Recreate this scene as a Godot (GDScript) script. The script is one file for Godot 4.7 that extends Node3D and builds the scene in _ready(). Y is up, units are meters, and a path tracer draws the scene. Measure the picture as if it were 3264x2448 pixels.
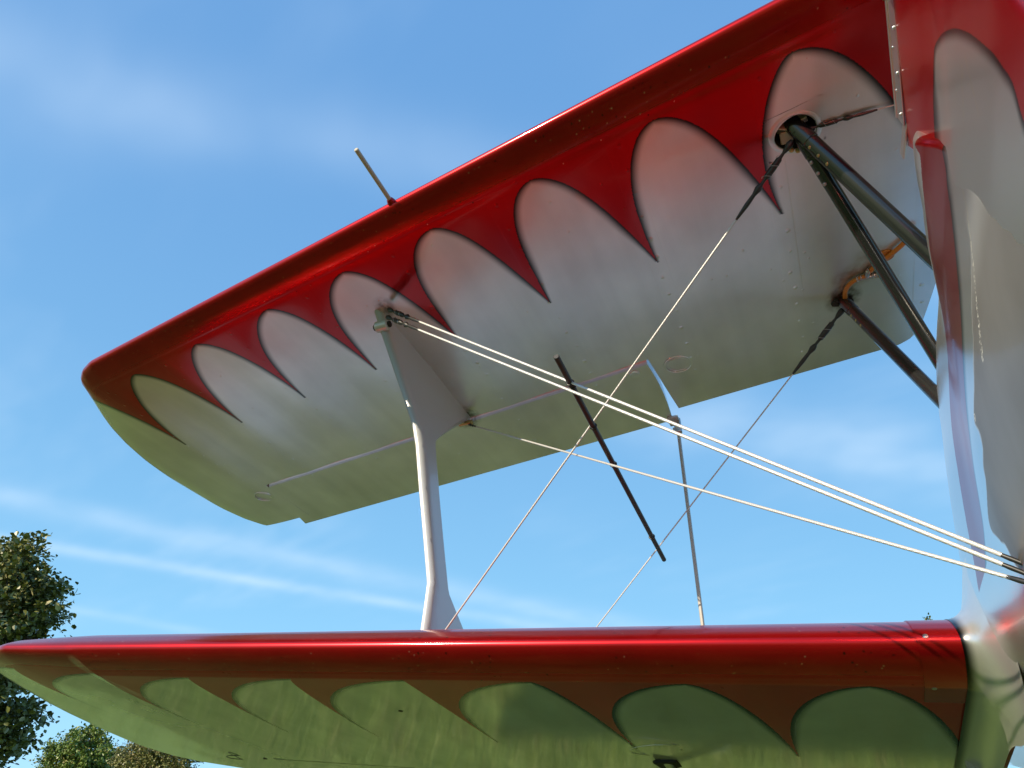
extends Node3D
# A parked red and silver biplane seen from in front of its wings, looking up.
# The aircraft is built in its own axes: x along the span, y up, z towards the nose; its root node tips it nose-up.

const NOSE_UP := 6.0
const LEAN := 2.6                # the aircraft stands a little low on its right wing
const LEAD_HEIGHT := 1.0          # height of the lower wing's leading edge above the grass at the root
const CHORD := 1.1
const XC := 0.47                  # the aircraft's plane of symmetry
const RIB := 0.2917

var plane: Node3D
var M := {}
var rng := RandomNumberGenerator.new()

# ------------------------------------------------------------------ mesh building
class MB:
	var v := PackedVector3Array()
	var n := PackedVector3Array()
	var uv := PackedVector2Array()
	var idx := PackedInt32Array()
	var flip := false             # mirror about the plane x = XC
	func vert(p: Vector3, nn: Vector3, t := Vector2.ZERO) -> int:
		if flip:
			p.x = 0.94 - p.x
			nn.x = -nn.x
		v.append(p)
		n.append(nn)
		uv.append(t)
		return v.size() - 1
	func tri(a: int, b: int, c: int) -> void:
		var cr := (v[b] - v[a]).cross(v[c] - v[a])
		if cr.length_squared() < 1e-18:
			return
		if cr.dot(n[a] + n[b] + n[c]) > 0.0:
			idx.append_array(PackedInt32Array([a, c, b]))
		else:
			idx.append_array(PackedInt32Array([a, b, c]))
	func quad(a: int, b: int, c: int, d: int) -> void:
		tri(a, b, c)
		tri(a, c, d)
	func src(k: int) -> Vector3:
		return Vector3(0.94 - v[k].x, v[k].y, v[k].z) if flip else v[k]
	func flat(pts: Array, out: Vector3) -> void:
		var first := -1
		for p in pts:
			var k := vert(p, out)
			if first < 0:
				first = k
		for i in range(1, pts.size() - 1):
			tri(first, first + i, first + i + 1)
	func box(c: Vector3, s: Vector3, b := Basis()) -> void:
		for ax in 3:
			for sg in [-1.0, 1.0]:
				var o := Vector3.ZERO
				o[ax] = sg
				var u := Vector3.ZERO
				u[(ax + 1) % 3] = 1.0
				var w := Vector3.ZERO
				w[(ax + 2) % 3] = 1.0
				var pts := []
				for q in [[-1, -1], [1, -1], [1, 1], [-1, 1]]:
					pts.append(c + b * ((o + u * q[0] + w * q[1]) * s * 0.5))
				flat(pts, (b * o).normalized())
	func bbox(c: Vector3, s: Vector3, bev: float, b := Basis()) -> void:
		# a box with chamfered edges along its longest axis' sides and ends
		for ax in 3:
			for sg in [-1.0, 1.0]:
				var pts := []
				for q in [[-1, -1], [1, -1], [1, 1], [-1, 1]]:
					var p := Vector3.ZERO
					p[ax] = sg * s[ax] * 0.5
					p[(ax + 1) % 3] = q[0] * (s[(ax + 1) % 3] * 0.5 - bev)
					p[(ax + 2) % 3] = q[1] * (s[(ax + 2) % 3] * 0.5 - bev)
					pts.append(c + b * p)
				var o := Vector3.ZERO
				o[ax] = sg
				flat(pts, (b * o).normalized())
		for ax in 3:
			for s1 in [-1.0, 1.0]:
				for s2 in [-1.0, 1.0]:
					var i1 := (ax + 1) % 3
					var i2 := (ax + 2) % 3
					var pts := []
					for q in [[-1, 0], [1, 0], [1, 1], [-1, 1]]:
						var p := Vector3.ZERO
						p[ax] = q[0] * (s[ax] * 0.5 - bev)
						p[i1] = s1 * (s[i1] * 0.5 - (0.0 if q[1] == 0 else bev))
						p[i2] = s2 * (s[i2] * 0.5 - (bev if q[1] == 0 else 0.0))
						pts.append(c + b * p)
					var o := Vector3.ZERO
					o[i1] = s1
					o[i2] = s2
					flat(pts, (b * o).normalized())
	static func frame(d: Vector3) -> Basis:
		d = d.normalized()
		var h := Vector3.UP if absf(d.y) < 0.9 else Vector3.RIGHT
		var x := h.cross(d).normalized()
		return Basis(x, d.cross(x).normalized(), d)
	func lathe(a: Vector3, d: Vector3, prof: Array, sides := 14) -> void:
		# prof: [distance along d, radius] pairs
		var f := MB.frame(d)
		var rows := []
		for i in prof.size():
			var p0: Array = prof[maxi(i - 1, 0)]
			var p1: Array = prof[mini(i + 1, prof.size() - 1)]
			var sl := Vector2(p1[0] - p0[0], p1[1] - p0[1])
			var nr := Vector2(-sl.y, sl.x)
			nr = nr.normalized() if nr.length() > 1e-9 else Vector2(0, 1)
			var row := PackedInt32Array()
			for k in sides + 1:
				var an := TAU * k / sides
				var rd := f.x * cos(an) + f.y * sin(an)
				row.append(vert(a + f.z * prof[i][0] + rd * prof[i][1], (f.z * nr.x + rd * nr.y).normalized(), Vector2(float(k) / sides, prof[i][0])))
			rows.append(row)
		for i in rows.size() - 1:
			for k in sides:
				quad(rows[i][k], rows[i][k + 1], rows[i + 1][k + 1], rows[i + 1][k])
	func rod(a: Vector3, b: Vector3, r: float, sides := 14, bev := 0.0) -> void:
		var L := a.distance_to(b)
		var e := bev if bev > 0.0 else r * 0.15
		lathe(a, b - a, [[0.0, 0.0001], [0.0, r - e], [0.0, r - e], [e, r], [e, r], [L - e, r], [L - e, r], [L, r - e], [L, r - e], [L, 0.0001]], sides)
	func tube(pts: Array, r: float, sides := 10) -> void:
		var rows := []
		var x := Vector3.ZERO
		for i in pts.size():
			var d: Vector3 = (pts[mini(i + 1, pts.size() - 1)] - pts[maxi(i - 1, 0)]).normalized()
			x = MB.frame(d).x if i == 0 else (x - d * x.dot(d)).normalized()
			var y := d.cross(x)
			var row := PackedInt32Array()
			for k in sides + 1:
				var rd := x * cos(TAU * k / sides) + y * sin(TAU * k / sides)
				row.append(vert(pts[i] + rd * r, rd))
			rows.append(row)
		for i in rows.size() - 1:
			for k in sides:
				quad(rows[i][k], rows[i][k + 1], rows[i + 1][k + 1], rows[i + 1][k])
		for e in [0, pts.size() - 1]:
			var d: Vector3 = (pts[1] - pts[0]) * -1.0 if e == 0 else pts[e] - pts[e - 1]
			var c := vert(pts[e], d.normalized())
			var ring := PackedInt32Array()
			for k in sides + 1:
				ring.append(vert(v[rows[e][k]] if not flip else Vector3(0.94 - v[rows[e][k]].x, v[rows[e][k]].y, v[rows[e][k]].z), d.normalized()))
			for k in sides:
				tri(c, ring[k], ring[k + 1])
	func strand(a: Vector3, b: Vector3, r: float, pitch: float) -> void:
		# a stranded cable: six lobes that wind round its axis
		var f := MB.frame(b - a)
		var L := a.distance_to(b)
		var steps := int(L / pitch * 9.0)
		var sides := 18
		var prev := PackedInt32Array()
		for i in steps + 1:
			var z := L * i / steps
			var tw := TAU * z / pitch
			var row := PackedInt32Array()
			for k in sides + 1:
				var an := TAU * k / sides
				var lobe := cos(6.0 * (an - tw))
				var rd := f.x * cos(an) + f.y * sin(an)
				var tg := f.y * cos(an) - f.x * sin(an)
				var rr := r * (0.90 + 0.10 * lobe)
				var sl := 0.6 * sin(6.0 * (an - tw))
				row.append(vert(a + f.z * z + rd * rr, (rd + tg * sl - f.z * sl * TAU * r / pitch).normalized()))
			if i > 0:
				for k in sides:
					quad(prev[k], prev[k + 1], row[k + 1], row[k])
			prev = row
	func sphere(c: Vector3, r: Vector3, rows := 6, cols := 10) -> void:
		var g := []
		for i in rows + 1:
			var row := PackedInt32Array()
			var la := PI * (float(i) / rows - 0.5)
			for k in cols + 1:
				var d := Vector3(cos(la) * cos(TAU * k / cols), sin(la), cos(la) * sin(TAU * k / cols))
				row.append(vert(c + d * r, (d / r).normalized()))
			g.append(row)
		for i in rows:
			for k in cols:
				quad(g[i][k], g[i][k + 1], g[i + 1][k + 1], g[i + 1][k])
	func torus(c: Vector3, up: Vector3, R: float, r: float, sides := 40, arc0 := 0.0, arc1 := TAU) -> void:
		var f := MB.frame(up)
		var rows := []
		for i in sides + 1:
			var an := lerpf(arc0, arc1, float(i) / sides)
			var rd := f.x * cos(an) + f.y * sin(an)
			var row := PackedInt32Array()
			for k in 9:
				var q := TAU * k / 8.0
				var nn := rd * cos(q) + f.z * sin(q)
				row.append(vert(c + rd * R + nn * r, nn))
			rows.append(row)
		for i in sides:
			for k in 8:
				quad(rows[i][k], rows[i][k + 1], rows[i + 1][k + 1], rows[i + 1][k])
	func mesh(m: Material) -> ArrayMesh:
		var arr := []
		arr.resize(Mesh.ARRAY_MAX)
		arr[Mesh.ARRAY_VERTEX] = v
		arr[Mesh.ARRAY_NORMAL] = n
		arr[Mesh.ARRAY_TEX_UV] = uv
		arr[Mesh.ARRAY_INDEX] = idx
		var am := ArrayMesh.new()
		am.add_surface_from_arrays(Mesh.PRIMITIVE_TRIANGLES, arr)
		am.surface_set_material(0, m)
		return am

func put(called: String, mb: MB, m: Material, parent: Node) -> MeshInstance3D:
	var o := MeshInstance3D.new()
	o.name = called
	o.mesh = mb.mesh(m)
	parent.add_child(o, true)
	return o

func tag(o: Node, label: String, category := "", group := "", kind := "") -> void:
	if label: o.set_meta("label", label)
	if category: o.set_meta("category", category)
	if group: o.set_meta("group", group)
	if kind: o.set_meta("kind", kind)

static func sm(t: float) -> float:
	t = clampf(t, 0.0, 1.0)
	return t * t * (3.0 - 2.0 * t)

static func look(xs: Array, ys: Array, x: float) -> float:
	if x <= xs[0]: return ys[0]
	for i in range(1, xs.size()):
		if x <= xs[i]:
			return lerpf(ys[i - 1], ys[i], (x - xs[i - 1]) / (xs[i] - xs[i - 1]))
	return ys[-1]

static func curve(xs: Array, ys: Array, x: float) -> float:
	# smooth interpolation through the knots
	var n := xs.size()
	if x <= xs[0]: return ys[0]
	if x >= xs[n - 1]: return ys[n - 1]
	var i := 1
	while x > xs[i]: i += 1
	var x0: float = xs[i - 1]
	var x1: float = xs[i]
	var h := x1 - x0
	var s: float = (ys[i] - ys[i - 1]) / h
	var m0: float = s if i == 1 else (ys[i] - ys[i - 2]) / (x1 - xs[i - 2])
	var m1: float = s if i == n - 1 else (ys[i + 1] - ys[i - 1]) / (xs[i + 1] - x0)
	var t := (x - x0) / h
	var t2 := t * t
	var t3 := t2 * t
	return (2 * t3 - 3 * t2 + 1) * ys[i - 1] + (t3 - 2 * t2 + t) * h * m0 + (-2 * t3 + 3 * t2) * ys[i] + (t3 - t2) * h * m1

# ------------------------------------------------------------------ materials
func mat(c: Color, rough: float, metal := 0.0, coat := 0.0) -> StandardMaterial3D:
	var m := StandardMaterial3D.new()
	m.albedo_color = c.linear_to_srgb()
	m.roughness = rough
	m.metallic = metal
	if coat > 0.0:
		m.clearcoat_enabled = true
		m.clearcoat = coat
		m.clearcoat_roughness = 0.03
	return m

func paint(tex: Texture2D, bump: Texture2D, bump_cm: float) -> StandardMaterial3D:
	var m := mat(Color(1, 1, 1), 0.34, 0.75, 0.4)
	m.metallic_specular = 0.3
	m.clearcoat_roughness = 0.13
	m.albedo_texture = tex
	m.texture_repeat = false
	if bump:
		m.heightmap_enabled = true
		m.heightmap_texture = bump
		m.heightmap_scale = bump_cm
	return m

const SILVER := Vector3(0.72, 0.71, 0.69)
const RED := Vector3(0.40, 0.006, 0.009)
const BLACK := Vector3(0.006, 0.006, 0.008)

static func s8(x: float) -> int:
	x = clampf(x, 0.0, 1.0)
	return int(255.0 * (x * 12.92 if x < 0.0031308 else 1.055 * pow(x, 1.0 / 2.4) - 0.055) + 0.5)

# a paint scheme of scallops: red leading edge, silver lobes with an airbrushed dark rim
# lobes: [x of left cusp, x of peak, x of right cusp, a of peak, a of cusps]
func wing_texture(w: int, h: int, x0: float, x1: float, a0: float, a1: float, lobes: Array, stains: Array) -> Image:
	var ramp := []
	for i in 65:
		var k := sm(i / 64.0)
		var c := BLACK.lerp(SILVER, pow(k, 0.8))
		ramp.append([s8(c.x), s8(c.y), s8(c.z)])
	var red := [s8(RED.x), s8(RED.y), s8(RED.z)]
	var sil: Array = ramp[64]
	var data := PackedByteArray()
	data.resize(w * h * 3)
	for y in h:
		var a := lerpf(a0, a1, (y + 0.5) / h)
		var base: Array = red if a < lobes[0][4] + 0.1 else sil
		for x in w:
			var o := (y * w + x) * 3
			data[o] = base[0]
			data[o + 1] = base[1]
			data[o + 2] = base[2]
		if a >= lobes[0][4] + 0.16:
			continue
		for lb in lobes:
			var vv: float = (a - lb[3]) / (lb[4] - lb[3])
			if vv <= 0.0:
				continue
			var sk: float = lb[5]
			var gl := 1.0
			var gr := 1.0
			var gls := 0.0
			var grs := 0.0
			if vv < 1.0:
				for e in 2:
					var u := vv + 0.004 * e
					var w1 := 1.0 - minf(u, 1.0)
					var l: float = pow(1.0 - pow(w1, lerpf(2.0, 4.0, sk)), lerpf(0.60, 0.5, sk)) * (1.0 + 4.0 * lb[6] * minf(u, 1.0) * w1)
					var rr := lerpf(pow(1.0 - w1 * w1, 0.60), pow(minf(u, 1.0), 0.53), sk)
					if e == 0:
						gl = l
						gr = rr
					else:
						gls = (l - gl) / 0.004
						grs = (rr - gr) / 0.004
			var wl: float = lb[1] - lb[0]
			var wr: float = lb[2] - lb[1]
			var xa := clampi(int(((lb[1] - wl * gl) - x0) / (x1 - x0) * w + 0.5), 0, w)
			var xb := clampi(int(((lb[1] + wr * gr) - x0) / (x1 - x0) * w + 0.5), 0, w)
			var da: float = (lb[4] - lb[3]) * CHORD
			var kl := 1.0 / sqrt(1.0 + pow(wl * gls / da, 2.0))
			var kr := 1.0 / sqrt(1.0 + pow(wr * grs / da, 2.0))
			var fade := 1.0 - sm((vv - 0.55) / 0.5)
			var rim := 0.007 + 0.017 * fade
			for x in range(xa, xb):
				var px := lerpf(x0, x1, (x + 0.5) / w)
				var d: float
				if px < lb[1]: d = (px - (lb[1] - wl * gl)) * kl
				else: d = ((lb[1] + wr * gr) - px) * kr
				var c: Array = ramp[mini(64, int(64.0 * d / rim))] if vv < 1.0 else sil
				var o := (y * w + x) * 3
				data[o] = c[0]
				data[o + 1] = c[1]
				data[o + 2] = c[2]
	# uneven dope: faint blotches and streaks along the chord; specks on the leading edge
	var wear := FastNoiseLite.new()
	wear.seed = w + h + lobes.size()
	wear.frequency = 0.02
	wear.fractal_octaves = 4
	for y4 in h / 4:
		for x4 in w / 4:
			var k := 1.0 + 0.07 * wear.get_noise_2d(x4, y4) + 0.04 * wear.get_noise_2d(x4 * 2.6 + 900.0, y4 * 0.22)
			for yy in 4:
				for xx in 4:
					var o := ((y4 * 4 + yy) * w + x4 * 4 + xx) * 3
					for j in 3: data[o + j] = clampi(int(data[o + j] * k), 0, 255)
	rng.seed = 41 + lobes.size()
	for i in 230:
		var px := rng.randi_range(2, w - 3)
		var py := int((0.0 - a0 + 0.009 + absf(rng.randfn()) * 0.035) / (a1 - a0) * h)
		var pale := rng.randf() < 0.55
		for e in rng.randi_range(1, 4):
			var o := ((py + e / 2) * w + px + e % 2) * 3
			data[o] = 205 if pale else 40
			data[o + 1] = 150 if pale else 12
			data[o + 2] = 140 if pale else 10
	var rag := FastNoiseLite.new()
	rag.seed = 3
	rag.frequency = 0.06
	rag.fractal_octaves = 4
	for s in stains:   # [x, a, radius x, radius a (metres), strength, tint]
		var cx := int((s[0] - x0) / (x1 - x0) * w)
		var cy := int((s[1] - a0) / (a1 - a0) * h)
		var rx := int(s[2] / (x1 - x0) * w)
		var ry := int(s[3] / CHORD / (a1 - a0) * h)
		for y in range(maxi(0, cy - ry), mini(h, cy + ry)):
			for x in range(maxi(0, cx - rx), mini(w, cx + rx)):
				var q := pow(float(x - cx) / rx, 2.0) + pow(float(y - cy) / ry, 2.0)
				if q >= 1.0: continue
				var k: float = s[4] * pow(1.0 - q, 1.5) * clampf(0.75 + 0.9 * rag.get_noise_2d(x, y), 0.0, 1.1)
				var o := (y * w + x) * 3
				for j in 3:
					data[o + j] = int(lerpf(data[o + j], s[5][j], k))
	return Image.create_from_data(w, h, false, Image.FORMAT_RGB8, data)

# relief of the fabric: tapes over the ribs and the small knots of the rib stitching
func wing_relief(w: int, h: int, x0: float, x1: float, a0: float, a1: float, first_rib: float, seed_: int) -> ImageTexture:
	var data := PackedByteArray()
	data.resize(w * h)
	data.fill(90)
	rng.seed = seed_
	var x := first_rib
	while x < x1:
		var cx := int((x - x0) / (x1 - x0) * w)
		var half := int(0.02 / (x1 - x0) * w)
		for yy in range(int((0.07 - a0) / (a1 - a0) * h), h):
			for xx in range(maxi(cx - half, 0), mini(cx + half + 1, w)):
				data[yy * w + xx] = 104
		var a := 0.10
		while a < 0.95:
			var px := cx + rng.randi_range(-4, 4)
			var py := int((a - a0) / (a1 - a0) * h)
			var r := rng.randf_range(2.4, 4.2)
			var hi := rng.randf_range(150, 235)
			for yy in range(maxi(py - 5, 0), mini(py + 6, h)):
				for xx in range(maxi(px - 5, 0), mini(px + 6, w)):
					var d := Vector2(xx - px, yy - py).length() / r
					if d < 1.0:
						data[yy * w + xx] = maxi(data[yy * w + xx], int(104 + (hi - 104) * (1.0 - d * d)))
			a += 0.062 + rng.randf_range(-0.006, 0.006)
		x += RIB
	for i in 130:   # dust nibs under the paint
		var px := rng.randi_range(6, w - 7)
		var py := rng.randi_range(6, h - 7)
		for yy in range(py - 2, py + 3):
			for xx in range(px - 2, px + 3):
				if Vector2(xx - px, yy - py).length() < 2.0:
					data[yy * w + xx] = 150
	return ImageTexture.create_from_image(Image.create_from_data(w, h, false, Image.FORMAT_L8, data))

# ------------------------------------------------------------------ wings
# section in t = +-sqrt(chord fraction): negative above, positive below
const SEC_T := [-1.0, -0.9487, -0.8944, -0.8367, -0.7746, -0.7071, -0.6325, -0.5477, -0.4472, -0.3873, -0.3162, -0.2236, -0.1581, -0.1118, -0.05, 0.0, 0.05, 0.1118, 0.1581, 0.2236, 0.2739, 0.3162, 0.3873, 0.4472, 0.5477, 1.0]
const SEC_Y := [0.006, 0.0295, 0.0522, 0.0735, 0.0915, 0.1052, 0.114, 0.117, 0.1136, 0.1068, 0.096, 0.079, 0.065, 0.0545, 0.0435, 0.035, 0.0265, 0.0193, 0.0147, 0.0093, 0.0063, 0.0042, 0.0015, 0.0003, 0.0, 0.0]
var sec := PackedFloat32Array()

func section(t: float) -> float:
	var k := clampf((t + 1.0) * 400.0, 0.0, 799.999)
	var i := int(k)
	return lerpf(sec[i], sec[i + 1], k - i)

class Wing:
	var h: float
	var zu: float
	var sweep: float
	var dihedral: float
	var il: float
	var dl: float
	var tip_front: Array    # [[x...], [a...]] from the leading edge to the outermost point, x falling
	var tip_back: Array
	var x_tip: float        # where the tip's rounding begins
	var x_out: float        # outermost x
	var te: float           # chord fraction of the trailing edge
	var te_root: Array      # [[x...], [a...]] cut-out at the root
	var rib0: float
	var x0: float
	var x1: float
	var tip_y: float
	var sag: float
	var thick := 0.9
	var atlas := false
	var tip_pow := 2.6
	var flatten := 0.4
	var step := 0.0012
	var notch := 0.0

func wing_point(w: Wing, x: float, a: float, y: float) -> Vector3:
	return Vector3(x, w.h - x * w.dihedral - w.dl - a * CHORD * sin(w.il) + y * cos(w.il), w.zu + x * w.sweep - a * CHORD * cos(w.il) - y * sin(w.il))

func wing_limits(w: Wing, x: float) -> Vector2:
	var af := 0.0
	var ab := w.te
	if x < w.tip_front[0][0]:
		af = look_down(w.tip_front, x)
	if x < w.tip_back[0][0]:
		ab = look_down(w.tip_back, x)
	if w.te_root.size() and x > w.te_root[0][0]:
		ab = look(w.te_root[0], w.te_root[1], x)
	return Vector2(af, ab)

func look_down(tab: Array, x: float) -> float:
	var xs: Array = tab[0]
	if x <= xs[-1]: return tab[1][-1]
	for i in range(1, xs.size()):
		if x >= xs[i]:
			return lerpf(tab[1][i], tab[1][i - 1], (x - xs[i]) / (xs[i - 1] - xs[i]))
	return tab[1][-1]

# t in -1..1 round the section; cut = chord fraction at which the surface is cut off (for the aileron), 0 = whole
func wing_surface(w: Wing, x: float, t: float, cut := 0.0) -> Vector3:
	var lim := wing_limits(w, x)
	var ab := cut if cut > 0.0 else lim.y
	var a := lim.x + (ab - lim.x) * t * t
	var whole := (a - lim.x) / maxf(lim.y - lim.x, 0.001)
	var lc := (lim.y - lim.x) / w.te
	var y := w.thick * CHORD * section(signf(t) * sqrt(clampf(whole, 0.0, 1.0)))
	if x < w.x_tip:
		var q := clampf((w.x_tip - x) / (w.x_tip - w.x_out), 0.0, 1.0)
		var T := sqrt(maxf(0.0, 1.0 - pow(q, w.tip_pow))) if w.tip_pow > 2.0 else 1.0 - pow(q, w.tip_pow)
		y = lerpf(w.tip_y, y * lerpf(1.0, sqrt(lc), 0.7), T)
	elif lim.y < w.te - 0.01 and cut == 0.0 and t < 0.0:
		pass
	if t > 0.0:
		if x > w.x_tip: y = lerpf(y, w.thick * CHORD * 0.035 * pow(maxf(0.0, 1.0 - sqrt(a / 0.085)), 1.2), w.flatten)
		if w.sag > 0.0:
			var r := sin(PI * (x - w.rib0) / RIB)
			y += w.sag * r * r * sm((a - 0.075) / 0.09) * sm((w.te - 0.05 - a) / 0.2)
		y -= w.step * (1.0 - sm((a - 0.062) / 0.010)) * sm((a - 0.01) / 0.03)
	if w.notch > 0.0 and cut == 0.0 and x > -0.4622 and x < -0.37:
		x += w.notch * clampf((a - 0.745) / 0.255, 0.0, 1.0) * (1.0 - (x + 0.462) / 0.092)
	return wing_point(w, x, a, y)

func wing_uv(w: Wing, p: Vector3, top := false) -> Vector2:
	var a := (w.zu + p.x * w.sweep - p.z) / (CHORD * cos(w.il))
	var v := clampf((a + 0.05) / 1.30, 0.002, 0.998)
	if w.atlas: v = v * 0.5 + (0.5 if top else 0.0)
	return Vector2((p.x - w.x0) / (w.x1 - w.x0), v)

# band = [from, to]: only that stretch of t; skip = [from, to]: all but that stretch
func wing_grid(mb: MB, w: Wing, xs: Array, given: Array, cut := 0.0, hole := [], nose := [], only_nose := false) -> void:
	if nose.size():
		if only_nose:
			wing_side(mb, w, xs, given.filter(func(t): return t >= nose[0] - 1e-5 and t <= 0.0001), true, cut, [])
			wing_side(mb, w, xs, given.filter(func(t): return t <= nose[1] + 1e-5 and t >= -0.0001), false, cut, [])
		else:
			wing_side(mb, w, xs, given.filter(func(t): return t <= nose[0] + 1e-5), true, cut, [])
			wing_side(mb, w, xs, given.filter(func(t): return t >= nose[1] - 1e-5), false, cut, hole)
		return
	var all := given
	wing_side(mb, w, xs, all.filter(func(t): return t <= 0.0001), true, cut, [])
	wing_side(mb, w, xs, all.filter(func(t): return t >= -0.0001), false, cut, hole)

func wing_side(mb: MB, w: Wing, xs: Array, ts: Array, top: bool, cut: float, hole: Array) -> void:
	var rows := []
	for x in xs:
		var row := PackedInt32Array()
		for t in ts:
			var p := wing_surface(w, x, t, cut)
			var e := 0.003
			var dx := wing_surface(w, minf(x + e, w.x1 + 0.1), t, cut) - wing_surface(w, x - e if x - e > w.x_out else x, t, cut)
			var t0 := maxf(t - 0.004, -1.0)
			var t1 := minf(t + 0.004, 1.0)
			var dt := wing_surface(w, x, t1, cut) - wing_surface(w, x, t0, cut)
			var nn := dt.cross(dx)
			if nn.length_squared() < 1e-16 or x <= w.x_out + 0.0005: nn = Vector3(-1, 0, 0)
			nn = nn.normalized()
			# outwards: up on the upper side, down on the lower, forwards at the nose
			var want := Vector3(0, -signf(t), 0) if absf(t) > 0.12 else Vector3(0, -t * 2.0, 1)
			if nn.dot(want) < 0.0 and x > w.x_out + 0.0005: nn = -nn
			row.append(mb.vert(p, nn, wing_uv(w, p, top)))
		rows.append(row)
	for i in xs.size() - 1:
		for k in ts.size() - 1:
			if hole.size() and xs[i] >= hole[0] - 1e-5 and xs[i + 1] <= hole[1] + 1e-5 and ts[k] >= hole[2] - 1e-5 and ts[k + 1] <= hole[3] + 1e-5:
				continue
			mb.quad(rows[i][k], rows[i][k + 1], rows[i + 1][k + 1], rows[i + 1][k])

# closes the section at x with a flat end, or the trailing edge / hinge face along the span
func wing_end(mb: MB, w: Wing, x: float, out: float, a_from: float, a_to: float) -> void:
	var steps := 24
	var lim := wing_limits(w, x)
	var up := PackedInt32Array()
	var dn := PackedInt32Array()
	for i in steps + 1:
		var a := lerpf(a_from, a_to, float(i) / steps)
		var t := sqrt(clampf((a - lim.x) / (lim.y - lim.x), 0.0, 1.0))
		for s in [-1.0, 1.0]:
			var p := wing_surface(w, x, t * s)
			var k := mb.vert(p, Vector3(out, 0, 0), wing_uv(w, p))
			if s < 0: up.append(k)
			else: dn.append(k)
	for i in steps:
		mb.quad(up[i], up[i + 1], dn[i + 1], dn[i])

func wing_back(mb: MB, w: Wing, xs: Array, cut: float) -> void:
	var last := []
	for x in xs:
		var a := wing_surface(w, x, -1.0, cut)
		var b := wing_surface(w, x, 1.0, cut)
		var now := [mb.vert(a, Vector3(0, 0, -1), wing_uv(w, a)), mb.vert(b, Vector3(0, 0, -1), wing_uv(w, b))]
		if last.size(): mb.quad(last[0], now[0], now[1], last[1])
		last = now

func span(a: float, b: float, step: float) -> Array:
	var n := maxi(1, int(ceil(absf(b - a) / step)))
	var out := []
	for i in n + 1: out.append(lerpf(a, b, float(i) / n))
	return out

func aileron(mb: MB, w: Wing, xo0: float, xo1: float, xi0: float, xi1: float, a0: float, a1: float, droop: float, bow: float) -> void:
	# outboard edge runs from xo0 at the hinge to xo1 at the trailing edge, inboard likewise (with a bow)
	var nu := 36
	var nv := 26
	for side in [-1.0, 1.0]:
		var rows := []
		for i in nu + 1:
			var row := PackedInt32Array()
			for k in nv + 1:
				var v := float(k) / nv
				var P := func(u: float, vv: float) -> Vector3:
					var xi := lerpf(xi0, xi1, vv) + bow * sin(PI * vv) * (1.0 - vv * 0.3)
					var x := lerpf(lerpf(xo0, xo1, vv), xi, u)
					var a := lerpf(a0, a1, vv)
					var y := 0.0
					var nose := sqrt(clampf(1.0 - pow(1.0 - minf(vv / 0.012, 1.0), 2.0), 0.0, 1.0))
					var top := 0.9 * CHORD * lerpf(section(-sqrt(a0 / w.te)), 0.007, pow(vv, 0.95)) - 0.002
					if side < 0: y = lerpf(top * 0.5, top, nose)
					else:
						y = lerpf(top * 0.5, 0.001, nose) - droop * vv
						var r := sin(PI * (x - w.rib0) / RIB)
						y += 0.0012 * r * r * sm(vv * 4.0) * sm((1.0 - vv) * 4.0)
					if side < 0: y -= droop * vv
					return wing_point(w, x, a, y)
				var u := float(i) / nu
				var p: Vector3 = P.call(u, v)
				var du: Vector3 = P.call(minf(u + 0.003, 1.0), v) - P.call(maxf(u - 0.003, 0.0), v)
				var dv: Vector3 = P.call(u, minf(v + 0.003, 1.0)) - P.call(u, maxf(v - 0.003, 0.0))
				var nn := du.cross(dv).normalized()
				if nn.y * -side < 0.0: nn = -nn
				if v < 0.02: nn = (nn + Vector3(0, 0, 1.5)).normalized()
				row.append(mb.vert(p, nn, wing_uv(w, p, side < 0)))
			rows.append(row)
		for i in nu:
			for k in nv:
				mb.quad(rows[i][k], rows[i][k + 1], rows[i + 1][k + 1], rows[i + 1][k])
	var per := (nu + 1) * (nv + 1)
	for i in nu:   # trailing edge
		var a := mb.src(i * (nv + 1) + nv)
		var b := mb.src((i + 1) * (nv + 1) + nv)
		var c := mb.src(per + (i + 1) * (nv + 1) + nv)
		var d := mb.src(per + i * (nv + 1) + nv)
		mb.flat([a, b, c, d], Vector3(0, 0, -1))
	for e in [0, nu]:   # end ribs
		for k in nv:
			var a := mb.src(e * (nv + 1) + k)
			var b := mb.src(e * (nv + 1) + k + 1)
			mb.flat([a, b, mb.src(per + e * (nv + 1) + k + 1), mb.src(per + e * (nv + 1) + k)], Vector3(-1 if e == 0 else 1, 0, 0))
	for i in range(mb.uv.size() - (nu + nv * 2) * 4, mb.uv.size()):
		mb.uv[i] = wing_uv(w, mb.src(i))

# ------------------------------------------------------------------ fuselage
const BY := [-0.27, -0.24, -0.2, -0.14, -0.05, 0.05, 0.19, 0.34, 0.44, 0.50, 0.54, 0.565, 0.58]
const BX := [0.36, 0.24, 0.15, 0.095, 0.066, 0.064, 0.083, 0.110, 0.131, 0.143, 0.160, 0.20, 0.30]
const CY := [-0.26, -0.2, -0.12, 0.0, 0.1, 0.2, 0.3, 0.4, 0.5, 0.59]
const CX := [0.40, 0.2, 0.10, 0.07, 0.07, 0.08, 0.09, 0.105, 0.105, 0.107]

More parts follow.
